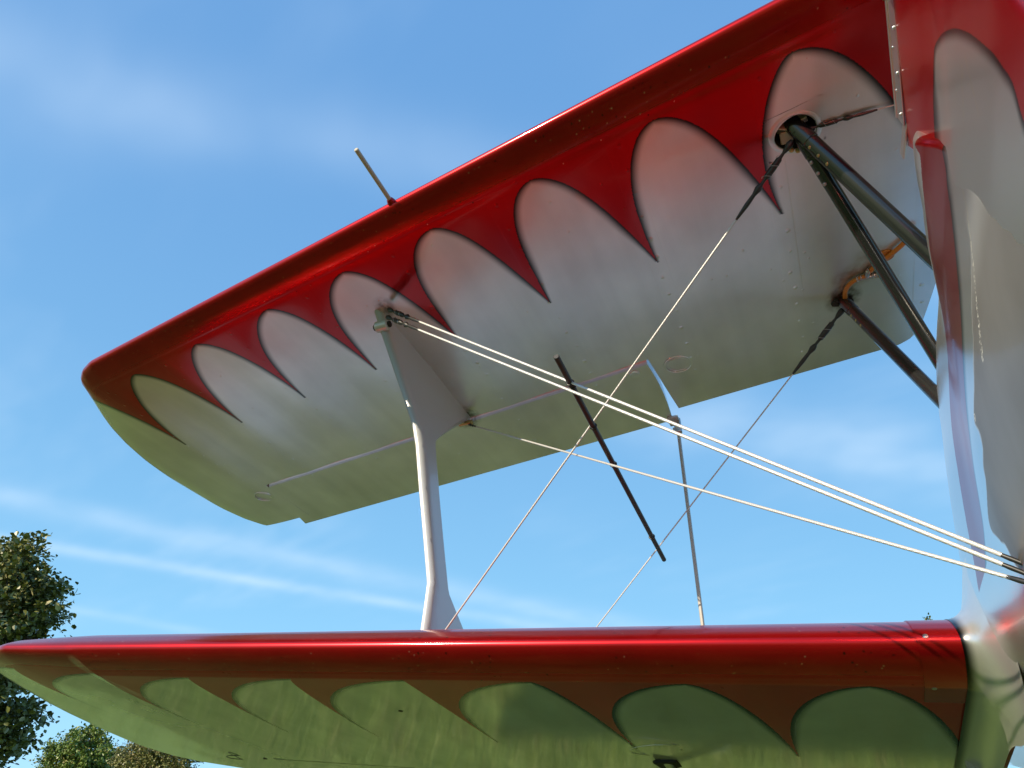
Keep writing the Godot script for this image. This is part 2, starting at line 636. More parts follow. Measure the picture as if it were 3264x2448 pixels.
func body_x(y: float, z: float) -> float:
	var tap := 0.0
	if z < -0.2: tap = 0.018 + 0.2 * (-0.2 - z)
	elif z < 0.1: tap = 0.2 * pow(0.1 - z, 2.0)
	var x := curve(BY, BX, y)
	var k := (XC - x) / (XC - 0.064)
	return x + tap * k - (0.028 * sm((z - 0.15) / 0.35) + 0.020 * sm((y - 0.34) / 0.12) * sm((z - 0.10) / 0.33) + 0.016 * sm((y - 0.4) / 0.06) * sm((z - 0.42) / 0.14)) * minf(k, 1.0)

func cowl_x(y: float, z: float) -> float:
	var x := curve(CY, CX, y)
	return x - 0.1 * (z - 0.5) * (XC - x) / (XC - 0.07)

func cowl_rear(y: float) -> float:
	return 0.5 + (0.57 - y) * 0.64

func fuselage_texture(w: int, h: int, z0: float, z1: float, y0: float, y1: float, cowl: bool) -> ImageTexture:
	var data := PackedByteArray()
	data.resize(w * h * 3)
	var film_reflection := PackedByteArray()
	film_reflection.resize(w * h)
	var jag := FastNoiseLite.new()
	jag.seed = 17
	jag.frequency = 0.012
	jag.fractal_octaves = 5
	for j in h:
		var y := lerpf(y1, y0, (j + 0.5) / h)
		var zl := curve([0.029, 0.077, 0.197, 0.31, 0.40, 0.423, 0.436, 0.446, 0.6], [0.05, 0.085, 0.098, 0.12, 0.24, 0.358, 0.54, 0.565, 0.59], y)
		var zr := curve([0.028, 0.041, 0.056, 0.083, 0.108, 0.165, 0.202, 0.256, 0.302, 0.35, 0.368, 0.45], [0.142, 0.187, 0.265, 0.366, 0.423, 0.50, 0.539, 0.568, 0.580, 0.588, 0.605, 0.66], y)
		var ze := curve([-0.2, -0.05, 0.062, 0.079, 0.10, 0.127, 0.164, 0.206, 0.246, 0.266, 0.307, 0.365, 0.403, 0.417, 0.427, 0.434, 0.44], [0.7, 0.87, 0.934, 0.945, 0.943, 0.936, 0.919, 0.898, 0.875, 0.862, 0.832, 0.786, 0.748, 0.719, 0.669, 0.61, 0.45], y)
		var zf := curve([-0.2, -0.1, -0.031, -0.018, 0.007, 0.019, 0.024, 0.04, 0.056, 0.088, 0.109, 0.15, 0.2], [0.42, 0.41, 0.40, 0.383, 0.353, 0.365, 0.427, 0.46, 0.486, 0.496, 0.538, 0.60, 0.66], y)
		for i in w:
			var z := lerpf(z0, z1, (i + 0.5) / w)
			var c := SILVER
			if cowl:
				if y > 0.44 or z > ze: c = RED
				else:
					var d := minf((ze - z) * 0.75, (0.44 - y) * 1.0)
					var rim := lerpf(0.012, 0.05, sm((0.75 - z) / 0.1))
					c = BLACK.lerp(SILVER, sm(d / rim))
			elif y > 0.031:
				if z > zl and z < zr: c = RED
				elif z >= zr:
					c = BLACK.lerp(SILVER, pow(sm((z - zr) * 0.45 / 0.02), 0.8))
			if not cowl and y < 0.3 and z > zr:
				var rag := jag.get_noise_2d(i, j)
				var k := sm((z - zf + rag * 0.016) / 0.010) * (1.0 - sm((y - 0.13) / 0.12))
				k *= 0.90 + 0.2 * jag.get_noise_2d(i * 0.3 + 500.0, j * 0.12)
				c = c.lerp(Vector3(0.115, 0.104, 0.095), clampf(k, 0.0, 1.0))  # grey-brown matt film; the wing's reflection is painted into its colour
				film_reflection[j * w + i] = int(255.0 * clampf(k, 0.0, 1.0))
			var o := (j * w + i) * 3
			data[o] = s8(c.x)
			data[o + 1] = s8(c.y)
			data[o + 2] = s8(c.z)
	# lines of chipped, pale paint
	rng.seed = 77
	var lines := [[0.845, 0.238, 0.778, 0.239], [0.863, 0.224, 0.841, 0.177], [0.70, 0.30, 0.74, 0.12]] if cowl else [[0.669, 0.287, 0.676, 0.225], [0.676, 0.225, 0.66, 0.185], [0.66, 0.18, 0.60, 0.09], [0.50, 0.088, 0.41, 0.03]]
	for ln in lines:
		for q in 90:
			var t := rng.randf()
			var px := int((lerpf(ln[0], ln[2], t) - z0) / (z1 - z0) * w + rng.randfn() * 1.6)
			var py := int((y1 - lerpf(ln[1], ln[3], t)) / (y1 - y0) * h + rng.randfn() * 1.6)
			if px < 1 or py < 1 or px >= w - 1 or py >= h - 1: continue
			for e in rng.randi_range(1, 3):
				var o := ((py + e / 2) * w + px + e % 2) * 3
				data[o] = 226
				data[o + 1] = 222
				data[o + 2] = 208
	film_reflection_tex = ImageTexture.create_from_image(Image.create_from_data(w, h, false, Image.FORMAT_L8, film_reflection))
	return ImageTexture.create_from_image(Image.create_from_data(w, h, false, Image.FORMAT_RGB8, data))

var film_reflection_tex: ImageTexture

func loft(mb: MB, f: Callable, us: Array, vs: Array, uvf: Callable, hint: Callable) -> void:
	var rows := []
	for u in us:
		var row := PackedInt32Array()
		for v in vs:
			var p: Vector3 = f.call(u, v)
			var du: Vector3 = f.call(u + 0.002, v) - f.call(u - 0.002, v)
			var dv: Vector3 = f.call(u, v + 0.002) - f.call(u, v - 0.002)
			var nn := du.cross(dv)
			var hn: Vector3 = hint.call(p)
			nn = hn if nn.length_squared() < 1e-16 else nn.normalized()
			if nn.dot(hn) < 0.0: nn = -nn
			row.append(mb.vert(p, nn, uvf.call(p)))
		rows.append(row)
	for i in us.size() - 1:
		for k in vs.size() - 1:
			mb.quad(rows[i][k], rows[i][k + 1], rows[i + 1][k + 1], rows[i + 1][k])

# ------------------------------------------------------------------ sky
func dir_sky(d: Vector3, sun: Vector3, n1: FastNoiseLite, n2: FastNoiseLite) -> Vector3:
	var up := maxf(d.y, 0.0)
	var k := pow(1.0 - up, 2.2)
	var c := Vector3(0.112, 0.272, 0.545).lerp(Vector3(0.262, 0.585, 0.835), k)
	c = c.lerp(Vector3(0.45, 0.68, 0.86), pow(1.0 - up, 12.0) * 0.5)
	var cs := maxf(d.dot(sun), 0.0)
	c += Vector3(1.0, 0.95, 0.85) * (0.10 * pow(cs, 3.0) + 0.4 * pow(cs, 60.0))
	if d.y > 0.02:
		var q := Vector2(d.x, d.z) / (d.y + 0.12)
		# thin cirrus streaks, drawn out along one direction
		var st := Vector2(q.x * 0.93 + q.y * 0.36, q.y * 0.93 - q.x * 0.36)
		var cir := n1.get_noise_2d(st.x * 55.0, st.y * 150.0) * 0.7 + n2.get_noise_2d(st.x * 160.0, st.y * 420.0) * 0.3
		var big := n2.get_noise_2d(q.x * 26.0 + 40.0, q.y * 26.0 - 7.0)
		var veil := sm(cir * 1.1 + 0.30) * sm(big * 1.6 + 0.22) * 0.15
		for tr in trails:
			var off: float = absf(d.dot(tr[0]) + n1.get_noise_2d(q.x * 90.0, q.y * 90.0 + 90.0) * tr[4])
			var along: float = d.dot(tr[1])
			if off < tr[2] * 2.5:
				var fall: float = exp(-pow(off / tr[2], 2.0))
				fall *= sm((along - tr[5]) / 0.12) * sm((tr[6] - along) / 0.2)
				veil += tr[3] * fall * (0.75 + 0.5 * n2.get_noise_2d(st.x * 160.0, st.y * 160.0))
		veil *= sm(d.y / 0.1)
		c = c.lerp(Vector3(0.62, 0.76, 0.90), clampf(veil, 0.0, 0.7))
	if d.y < 0.0:
		c = c.lerp(Vector3(0.10, 0.13, 0.06), sm(-d.y * 12.0))
	return c

var trails := []

func make_sky(sun: Vector3) -> PanoramaSkyMaterial:
	var n1 := FastNoiseLite.new()
	n1.seed = 11
	n1.frequency = 0.02
	n1.fractal_octaves = 4
	var n2 := FastNoiseLite.new()
	n2.seed = 5
	n2.frequency = 0.02
	n2.fractal_octaves = 3
	# [normal of the great circle, direction along it, half-width, strength, raggedness, start, end]
	for t in [[Vector3(-0.818, 0.2675, -0.509), Vector3(-0.4821, 0.2233, -0.8472), 0.0064, 0.34, 0.001, -1.0, 3.0],
			[Vector3(-0.8137, 0.311, -0.4912), Vector3(-0.2632, 0.1969, -0.9444), 0.014, 0.24, 0.003, -1.0, 3.0],
			[Vector3(-0.7886, 0.2053, -0.5796), Vector3(-0.6933, 0.1874, -0.6959), 0.0045, 0.20, 0.001, 0.1, 3.0],
			[Vector3(-0.6699, 0.68, -0.2569), Vector3(-0.3042, 0.7272, -0.6153), 0.05, 0.22, 0.02, 0.45, 1.12],
			[Vector3(-0.0981, 0.4359, -0.8946), Vector3(0.1537, 0.3339, -0.93), 0.045, 0.30, 0.03, 0.80, 1.3]]:
		var lean := Basis(Vector3(0, 0, 1), deg_to_rad(LEAN))
		var nn: Vector3 = lean * t[0].cross(t[1]).normalized()
		trails.append([nn, lean * t[1].normalized(), t[2], t[3], t[4], t[5], t[6]])
	var w := 2048
	var h := 1024
	var im := Image.create(w, h, false, Image.FORMAT_RGBAF)
	for j in h:
		var el := PI * (0.5 - (j + 0.5) / h)
		if el < -0.12:
			im.fill_rect(Rect2i(0, j, w, h - j), Color(0.10, 0.13, 0.06))
			break
		for i in w:
			var az := TAU * (i + 0.5) / w
			var d := Vector3(sin(az) * cos(el), sin(el), -cos(az) * cos(el))
			var c := dir_sky(d, sun, n1, n2)
			im.set_pixel(i, j, Color(c.x, c.y, c.z))
	var m := PanoramaSkyMaterial.new()
	m.panorama = ImageTexture.create_from_image(im)
	return m

# ------------------------------------------------------------------ the scene
func _ready() -> void:
	rng.seed = 7
	for i in 802:
		sec.append(curve(SEC_T, SEC_Y, i / 400.0 - 1.0))

	# camera (given in the aircraft's axes, then tipped with it)
	var tip := Basis(Vector3(0, 0, 1), deg_to_rad(LEAN)) * Basis(Vector3.RIGHT, -deg_to_rad(NOSE_UP))
	var cam := Camera3D.new()
	cam.name = "camera"
	cam.fov = rad_to_deg(2.0 * atan(829.5 / 1577.13))
	cam.far = 1500.0
	cam.near = 0.05
	add_child(cam)
	cam.transform = Transform3D(tip * Basis(Vector3(0.92203, 0.01135, -0.38696), Vector3(0.21492, 0.81636, 0.53606), Vector3(0.32198, -0.57743, 0.75027)).orthonormalized(), tip * Vector3(-0.1643, -0.3566, 1.3209) + Vector3(0, LEAD_HEIGHT, 0))
	cam.current = true

	# sky, sun and exposure
	var az := deg_to_rad(-33.0)
	var el := deg_to_rad(29.0)
	var to_sun := Vector3(sin(az) * cos(el), sin(el), cos(az) * cos(el))
	var env := Environment.new()
	env.background_mode = Environment.BG_SKY
	var sky := Sky.new()
	sky.sky_material = make_sky(to_sun)
	env.sky = sky
	env.ambient_light_source = Environment.AMBIENT_SOURCE_SKY
	env.tonemap_mode = Environment.TONE_MAPPER_LINEAR
	env.tonemap_exposure = 1.35
	env.sdfgi_enabled = true
	env.ssao_enabled = true
	env.ssil_enabled = true
	var we := WorldEnvironment.new()
	we.name = "world_environment"
	we.environment = env
	add_child(we)
	var sun := DirectionalLight3D.new()
	sun.name = "sun"
	sun.light_energy = 1.6
	sun.light_color = Color(1.0, 0.93, 0.81)
	sun.light_angular_distance = 0.5
	sun.shadow_enabled = true
	add_child(sun)
	sun.look_at_from_position(to_sun * 50.0, Vector3.ZERO, Vector3.UP)

	build_ground()
	build_trees()
	build_plane(tip)

# ------------------------------------------------------------------ ground and trees
func noise_tex(freq: float, ramp: Array, oct := 4, seed_ := 1, size := 512) -> NoiseTexture2D:
	var n := FastNoiseLite.new()
	n.seed = seed_
	n.frequency = freq
	n.fractal_octaves = oct
	var t := NoiseTexture2D.new()
	t.width = size
	t.height = size
	t.seamless = true
	t.noise = n
	var g := Gradient.new()
	g.offsets = PackedFloat32Array([0.0, 0.35, 0.65, 1.0])
	g.colors = PackedColorArray(ramp)
	t.color_ramp = g
	return t

func lin(r: float, g: float, b: float) -> Color:
	return Color(r, g, b).linear_to_srgb()

func build_ground() -> void:
	var m := StandardMaterial3D.new()
	m.albedo_texture = noise_tex(0.02, [lin(0.09, 0.15, 0.022), lin(0.13, 0.205, 0.032), lin(0.165, 0.235, 0.04), lin(0.22, 0.25, 0.07)], 5, 3)
	m.uv1_triplanar = true
	m.uv1_world_triplanar = true
	m.uv1_scale = Vector3.ONE * 0.9
	m.roughness = 0.9
	m.detail_enabled = true
	m.detail_albedo = noise_tex(0.01, [lin(0.6, 0.62, 0.5), lin(0.85, 0.9, 0.8), lin(1, 1, 0.95), lin(1, 0.97, 0.8)], 3, 9, 256)
	m.detail_blend_mode = BaseMaterial3D.BLEND_MODE_MUL
	m.detail_uv_layer = BaseMaterial3D.DETAIL_UV_1
	var mb := MB.new()
	var R := [0.0, 3.0, 8.0, 20.0, 60.0, 200.0, 700.0]
	var prev := PackedInt32Array()
	for i in R.size():
		var row := PackedInt32Array()
		for k in 49:
			var a := TAU * k / 48
			row.append(mb.vert(Vector3(cos(a) * R[i], 0, sin(a) * R[i]), Vector3.UP))
		if i > 0:
			for k in 48: mb.quad(prev[k], prev[k + 1], row[k + 1], row[k])
		prev = row
	var g := put("ground", mb, m, self)
	tag(g, "mown green grass field under the parked biplane", "", "", "structure")
	# grass: tufts of blades round the aircraft
	var tuft := MB.new()
	rng.seed = 21
	for i in 24:
		var an := rng.randf() * TAU
		var o := Vector3(rng.randf_range(-0.05, 0.05), 0, rng.randf_range(-0.05, 0.05))
		var hgt := rng.randf_range(0.02, 0.045)
		var lean := Vector3(cos(an), 0, sin(an)) * rng.randf_range(0.01, 0.05)
		var side := Vector3(-sin(an), 0, cos(an)) * rng.randf_range(0.001, 0.0019)
		var nn := (Vector3(-cos(an), 0.6, -sin(an))).normalized()
		var mid := o + lean * 0.4 + Vector3.UP * hgt * 0.65
		var a := tuft.vert(o - side, nn)
		var b := tuft.vert(o + side, nn)
		var c := tuft.vert(mid + side * 0.8, nn)
		var d := tuft.vert(mid - side * 0.8, nn)
		var e := tuft.vert(o + lean + Vector3.UP * hgt, nn)
		tuft.quad(a, b, c, d)
		tuft.tri(d, c, e)
	var bm := mat(Color(1, 1, 1), 0.55)
	bm.vertex_color_use_as_albedo = true
	bm.backlight_enabled = true
	bm.backlight = Color(0.35, 0.4, 0.1)
	var mm := MultiMesh.new()
	mm.transform_format = MultiMesh.TRANSFORM_3D
	mm.use_colors = true
	mm.mesh = tuft.mesh(bm)
	var spots := []
	for i in 60000:
		var far := pow(rng.randf(), 0.7)
		var p := Vector3(rng.randf_range(-6.0, 3.0), 0, rng.randf_range(-9.0, 3.0)) if far < 0.8 else Vector3(rng.randf_range(-14.0, 6.0), 0, rng.randf_range(-18.0, 5.0))
		spots.append(p)
	mm.instance_count = spots.size()
	for i in spots.size():
		var s := rng.randf_range(0.7, 1.5)
		mm.set_instance_transform(i, Transform3D(Basis(Vector3.UP, rng.randf() * TAU).scaled(Vector3(s, s * rng.randf_range(0.7, 1.2), s)), spots[i]))
		var dry := rng.randf()
		var c := Color(0.105, 0.18, 0.028).lerp(Color(0.21, 0.285, 0.055), rng.randf())
		if dry > 0.92: c = Color(0.24, 0.22, 0.08)
		mm.set_instance_color(i, c)
	var mi := MultiMeshInstance3D.new()
	mi.name = "grass"
	mi.multimesh = mm
	add_child(mi)
	tag(mi, "short mown grass blades covering the field under the wings", "grass", "", "stuff")

func leaf_mesh(m: Material) -> ArrayMesh:
	var mb := MB.new()
	# a leaf folded along its midrib: two quads that taper at both ends
	var nl := Vector3(-0.35, 1, 0).normalized()
	var nr := Vector3(0.35, 1, 0).normalized()
	for s in [-1.0, 1.0]:
		var nn := nl if s < 0 else nr
		var a := mb.vert(Vector3(0, 0, 0), nn)
		var b := mb.vert(Vector3(s * 0.36, 0.12, 0.35), nn)
		var c := mb.vert(Vector3(s * 0.30, 0.10, 0.7), nn)
		var d := mb.vert(Vector3(0, 0, 1.0), nn)
		mb.quad(a, b, c, d)
	return mb.mesh(m)

func limb(mb: MB, a: Vector3, b: Vector3, r0: float, r1: float, bend: Vector3) -> void:
	var prev := PackedInt32Array()
	var f := MB.frame(b - a)
	for i in 7:
		var t := i / 6.0
		var c := a.lerp(b, t) + bend * sin(PI * t)
		var r := lerpf(r0, r1, t)
		var row := PackedInt32Array()
		for k in 9:
			var rd := f.x * cos(TAU * k / 8) + f.y * sin(TAU * k / 8)
			row.append(mb.vert(c + rd * r, rd))
		if i > 0:
			for k in 8: mb.quad(prev[k], prev[k + 1], row[k + 1], row[k])
		prev = row

# lobes: [centre, radii]; leaves gather in sprays near the lobes' surfaces
func tree(called: String, at: Vector3, lobes: Array, sprays: int, per: int, leaf: float, spread: float, cols: Array, seed_: int, label: String, trunk_r: float) -> void:
	rng.seed = seed_
	var o := Node3D.new()
	o.name = called
	o.position = at
	add_child(o, true)
	tag(o, label, "tree", "trees beyond the field")
	var wood := MB.new()
	var top := 0.0
	for l in lobes: top = maxf(top, l[0].y)
	limb(wood, Vector3.ZERO, Vector3(0, top * 0.7, 0), trunk_r, trunk_r * 0.45, Vector3(trunk_r, 0, trunk_r * 0.5))
	var xf := []
	var total := 0.0
	for l in lobes: total += l[1].x * l[1].y
	for l in lobes:
		limb(wood, Vector3(0, minf(l[0].y * 0.6, top * 0.55), 0), l[0], trunk_r * 0.4, trunk_r * 0.12, Vector3(0, -0.2, 0))
		var cnt := int(sprays * l[1].x * l[1].y / total)
		for i in cnt:
			var d := Vector3(rng.randfn(), rng.randfn(), rng.randfn()).normalized()
			var rad := pow(rng.randf(), 0.35) * rng.randf_range(0.85, 1.12)
			var c: Vector3 = l[0] + d * l[1] * rad
			if c.y < 0.25: continue
			if rad > 0.6: limb(wood, l[0] + d * l[1] * rad * 0.35, c, trunk_r * 0.09, trunk_r * 0.03, Vector3(0, -0.06, 0))
			var sp := spread * rng.randf_range(0.6, 1.3)
			var grow := (d + Vector3(0, 0.35, 0)).normalized()
			for k in per:
				var q := c + Vector3(rng.randfn(), rng.randfn() * 0.7, rng.randfn()) * sp * 0.5 + grow * rng.randf_range(-0.5, 1.0) * sp
				var f := (grow * 0.5 + Vector3(rng.randfn(), rng.randfn() - 0.35, rng.randfn())).normalized()
				var up := Vector3(rng.randfn() * 0.6, 1.0, rng.randfn() * 0.6).normalized()
				var x := up.cross(f).normalized()
				var s := leaf * rng.randf_range(0.6, 1.3)
				xf.append(Transform3D(Basis(x * s, f.cross(x).normalized() * s, f * s), q))
	put("trunk", wood, M.bark, o)
	var mm := MultiMesh.new()
	mm.transform_format = MultiMesh.TRANSFORM_3D
	mm.use_colors = true
	mm.mesh = leaf_mesh(M.leaf)
	mm.instance_count = xf.size()
	for i in xf.size():
		mm.set_instance_transform(i, xf[i])
		var c: Color = cols[0].lerp(cols[1], rng.randf())
		if rng.randf() < 0.12: c = cols[2]
		mm.set_instance_color(i, c)
	var mi := MultiMeshInstance3D.new()
	mi.name = "crown"
	mi.multimesh = mm
	o.add_child(mi)
	mi.set_meta("kind", "stuff")

func polar(azimuth: float, dist: float) -> Vector3:
	var a := deg_to_rad(azimuth)
	return Vector3(-0.164 + sin(a) * dist, 0, 1.35 - cos(a) * dist)

func build_trees() -> void:
	M.bark = mat(Color(0.09, 0.07, 0.05), 0.9)
	M.leaf = mat(Color(1, 1, 1), 0.42)
	M.leaf.vertex_color_use_as_albedo = true
	M.leaf.backlight_enabled = true
	M.leaf.backlight = Color(0.3, 0.36, 0.08)
	var V := func(a, b, c): return Vector3(a, b, c)
	# the big tree at the left edge
	var big := [[Vector3(0.9, 4.3, 0.3), Vector3(1.15, 0.95, 1.1)], [Vector3(1.75, 3.4, 0.6), Vector3(1.1, 0.8, 1.0)], [Vector3(-0.6, 4.0, 0), Vector3(1.6, 1.3, 1.5)], [Vector3(1.3, 2.6, 0.6), Vector3(1.3, 0.8, 1.2)],
		[Vector3(1.2, 1.8, 0.4), Vector3(1.35, 0.85, 1.3)], [Vector3(0.8, 1.0, 0.3), Vector3(1.2, 0.7, 1.2)], [Vector3(-0.8, 2.0, 0.4), Vector3(1.8, 1.6, 1.8)]]
	tree("broadleaf_tree", polar(-58.2, 20.0), big, 1000, 62, 0.11, 0.24, [Color(0.10, 0.115, 0.028), Color(0.19, 0.19, 0.055), Color(0.36, 0.33, 0.17)], 31, "large dark leafy tree at the left edge, taller than its neighbours", 0.28)
	tree("small_tree", polar(-50.6, 60.0), [[Vector3(0, 2.7, 0), Vector3(1.5, 1.1, 1.4)], [Vector3(-1.3, 1.9, 0), Vector3(1.3, 1.0, 1.2)], [Vector3(1.4, 1.8, 0.2), Vector3(1.3, 0.9, 1.2)], [Vector3(0, 1.0, 0), Vector3(2.2, 0.9, 1.6)]], 300, 70, 0.17, 0.32, [Color(0.10, 0.165, 0.03), Color(0.18, 0.24, 0.05), Color(0.25, 0.23, 0.07)], 32, "small round bright green tree under the lower wing tip", 0.12)
	tree("sparse_tree", polar(-46.4, 72.0), [[Vector3(0.2, 3.0, 0), Vector3(2.0, 1.2, 1.6)], [Vector3(-2.0, 2.2, 0), Vector3(1.9, 1.2, 1.5)], [Vector3(2.6, 2.3, 0.2), Vector3(2.0, 1.1, 1.4)], [Vector3(0.3, 1.3, 0), Vector3(3.8, 1.1, 1.8)]], 330, 54, 0.17, 0.42, [Color(0.13, 0.145, 0.04), Color(0.22, 0.21, 0.07), Color(0.31, 0.25, 0.11)], 33, "thin browning tree with bare twigs showing under the lower wing", 0.11)
	tree("bushy_tree", polar(-48.7, 80.0), [[Vector3(0, 2.2, 0), Vector3(1.7, 1.0, 1.5)], [Vector3(-1.2, 1.4, 0), Vector3(1.6, 0.9, 1.4)], [Vector3(1.4, 1.5, 0), Vector3(1.6, 0.9, 1.4)]], 190, 64, 0.19, 0.36, [Color(0.08, 0.12, 0.024), Color(0.13, 0.165, 0.036), Color(0.19, 0.18, 0.05)], 35, "low bushy tree in the gap between the round green one and the browning one", 0.12)
	tree("tall_tree", polar(4.9, 44.0), [[Vector3(0.9, 7.2, 0), Vector3(0.42, 1.3, 0.4)], [Vector3(-0.7, 6.6, 0), Vector3(0.25, 1.45, 0.25)], [Vector3(-1.5, 6.6, 0), Vector3(0.25, 1.5, 0.25)], [Vector3(0, 4.4, 0), Vector3(2.0, 1.9, 1.9)]], 240, 44, 0.13, 0.2, [Color(0.07, 0.10, 0.025), Color(0.13, 0.15, 0.04), Color(0.22, 0.18, 0.07)], 34, "far tree whose yellowish tips just clear the lower wing by its root", 0.16)

# ------------------------------------------------------------------ the aircraft
func turnbuckle(parent: Node, a: Vector3, d: Vector3, s := 1.0) -> void:
	# fork, barrel and taped ends of a rigging turnbuckle, from a along d
	var mb := MB.new()
	d = d.normalized()
	var pr := [[0.0, 0.001], [0.0, 0.006], [0.012, 0.0085], [0.024, 0.0065], [0.034, 0.0035], [0.046, 0.0045], [0.05, 0.0072], [0.075, 0.0082], [0.098, 0.0072], [0.103, 0.004], [0.116, 0.0038], [0.122, 0.0065], [0.130, 0.0085], [0.140, 0.0062], [0.146, 0.0048], [0.172, 0.0058], [0.195, 0.0045], [0.215, 0.0028], [0.215, 0.001]]
	for q in pr:
		q[0] *= s
		q[1] *= s
	mb.lathe(a, d, pr, 12)
	var f := MB.frame(d)
	mb.torus(a + d * 0.128 * s, f.x, 0.007 * s, 0.0022 * s, 18)
	mb.torus(a + d * 0.012 * s, f.y, 0.0075 * s, 0.0028 * s, 18)
	var pts := []
	for i in 30:   # the locking wire wound round the barrel
		var t := i / 29.0
		var an := t * TAU * 2.2
		pts.append(a + d * (0.045 + 0.06 * t) * s + (f.x * cos(an) + f.y * sin(an)) * 0.0084 * s)
	put("turnbuckle", mb, M.tape, parent)
	var lw := MB.new()
	lw.tube(pts, 0.0007 * s, 5)
	put("locking_wire", lw, M.steel, parent)

func wire(called: String, a: Vector3, b: Vector3, r: float, ta: float, tb: float) -> void:
	var mb := MB.new()
	var d := (b - a).normalized()
	mb.strand(a + d * 0.19 * ta, b - d * 0.19 * tb, r, r * 11.0)
	var o := put(called, mb, M.cable, plane)
	if ta > 0.0: turnbuckle(o, a, d, ta)
	if tb > 0.0: turnbuckle(o, b, -d, tb)

func screw(parent: Node, p: Vector3, nn: Vector3, r := 0.004) -> void:
	var mb := MB.new()
	mb.lathe(p - nn * 0.001, nn, [[0.0, r], [0.0012, r], [0.0022, r * 0.7], [0.0026, 0.0001]], 12)
	put("screw", mb, M.steel, parent)

func build_plane(tip_basis: Basis) -> void:
	plane = Node3D.new()
	plane.name = "biplane"
	add_child(plane)
	plane.transform = Transform3D(tip_basis, Vector3(0, LEAD_HEIGHT, 0))
	tag(plane, "red and silver biplane with scalloped paint, wire rigging and grey struts, parked on grass", "biplane")

	M.steel = mat(Color(0.42, 0.42, 0.42), 0.35, 0.9)
	M.cable = mat(Color(0.60, 0.60, 0.60), 0.42, 0.35)
	M.tape = mat(Color(0.018, 0.018, 0.018), 0.38)
	M.black = mat(Color(0.012, 0.013, 0.015), 0.22, 0.0, 0.5)
	M.dark = mat(Color(0.02, 0.018, 0.015), 0.8)
	M.grey = mat(Color(0.52, 0.53, 0.54), 0.36, 0.25, 0.4)
	M.alu = mat(Color(0.62, 0.62, 0.62), 0.32, 0.9)
	M.dull = mat(Color(0.40, 0.385, 0.36), 0.5, 0.3)
	M.hose = mat(Color(0.45, 0.17, 0.02), 0.4)
	M.brass = mat(Color(0.45, 0.36, 0.16), 0.35, 0.8)
	M.tyre = mat(Color(0.015, 0.015, 0.015), 0.8)
	M.wood = mat(Color(0.45, 0.40, 0.33), 0.5)
	M.rod = mat(Color(0.016, 0.016, 0.018), 0.5)
	M.silver = mat(Color(SILVER.x, SILVER.y, SILVER.z), 0.32, 0.8, 0.35)

	# --- the wings' shapes
	var up := Wing.new()
	up.h = 0.8915
	up.zu = 0.5501
	up.sweep = tan(0.1769)
	up.dihedral = tan(0.0223)
	up.il = 0.0
	up.dl = 0.0
	up.tip_front = [[-2.060, -2.118, -2.157, -2.192, -2.25, -2.292, -2.33, -2.361, -2.385, -2.395], [0.0, 0.012, 0.032, 0.082, 0.155, 0.223, 0.31, 0.409, 0.53, 0.651]]
	up.tip_back = [[-2.288, -2.34, -2.373, -2.390, -2.395], [1.0, 0.92, 0.827, 0.75, 0.651]]
	up.x_tip = -2.02
	up.x_out = -2.395
	up.te = 1.0
	up.te_root = [[0.15, 0.19, 0.221, 0.245, 0.262, 0.27, 0.60], [1.0, 1.0, 0.985, 0.93, 0.84, 0.79, 0.78]]
	up.rib0 = -2.094
	up.x0 = -2.42
	up.x1 = XC
	up.tip_y = 0.035
	up.sag = 0.0045
	up.notch = 0.028
	var lw := Wing.new()
	lw.h = 0.0
	lw.zu = 0.0
	lw.sweep = 0.0
	lw.dihedral = tan(0.0907)
	lw.il = 0.0874
	lw.dl = 0.0602
	lw.tip_front = [[-2.22, -2.29, -2.37, -2.45, -2.51, -2.57, -2.64, -2.70, -2.75, -2.80, -2.835, -2.85], [0.0, 0.02, 0.065, 0.136, 0.22, 0.32, 0.438, 0.56, 0.69, 0.82, 0.95, 1.05]]
	lw.tip_back = [[-2.71, -2.79, -2.83, -2.85], [1.2, 1.17, 1.12, 1.05]]
	lw.x_tip = -1.95
	lw.tip_pow = 1.35
	lw.x_out = -2.85
	lw.te = 1.2
	lw.te_root = []
	lw.rib0 = -1.98
	lw.x0 = -2.87
	lw.x1 = 0.30
	lw.tip_y = 0.045
	lw.sag = 0.0006
	lw.thick = 1.12
	lw.flatten = 1.0
	lw.step = 0.0004

	# --- paint
	var lobes := []
	for i in range(-2, 11):
		var c := -2.386 + RIB * i
		var apex: float = look([0.0, 3.0, 5.0, 6.0, 7.0, 8.0, 9.0], [0.54, 0.53, 0.41, 0.33, 0.29, 0.20, 0.5], i)
		lobes.append([c, c + RIB * apex, c + RIB, 0.082, 0.411 + 0.012 * sm((i - 4) / 4.0), look([2.0, 5.0], [0.0, 1.0], i) if i < 9 else 0.0, look([6.0, 7.0, 8.0, 9.0], [0.0, 0.09, 0.36, 0.0], i)])
	var grime := [[-1.05, 0.225, 0.035, 0.045, 0.5, [52, 50, 46]], [-1.09, 0.735, 0.06, 0.07, 0.8, [38, 36, 28]], [0.06, 0.755, 0.05, 0.06, 0.85, [40, 24, 10]], [0.09, 0.69, 0.07, 0.05, 0.35, [90, 55, 20]], [0.13, 0.64, 0.05, 0.04, 0.25, [90, 60, 20]]]
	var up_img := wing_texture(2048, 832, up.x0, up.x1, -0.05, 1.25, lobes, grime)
	var lobes2 := []
	var cx := [-2.94, -2.64, -2.36, -2.005, -1.69, -1.38, -1.015, -0.645, -0.278, 0.050]
	var pk := [-2.60, -2.27, -1.935, -1.62, -1.31, -1.015, -0.725, -0.42, -0.115]
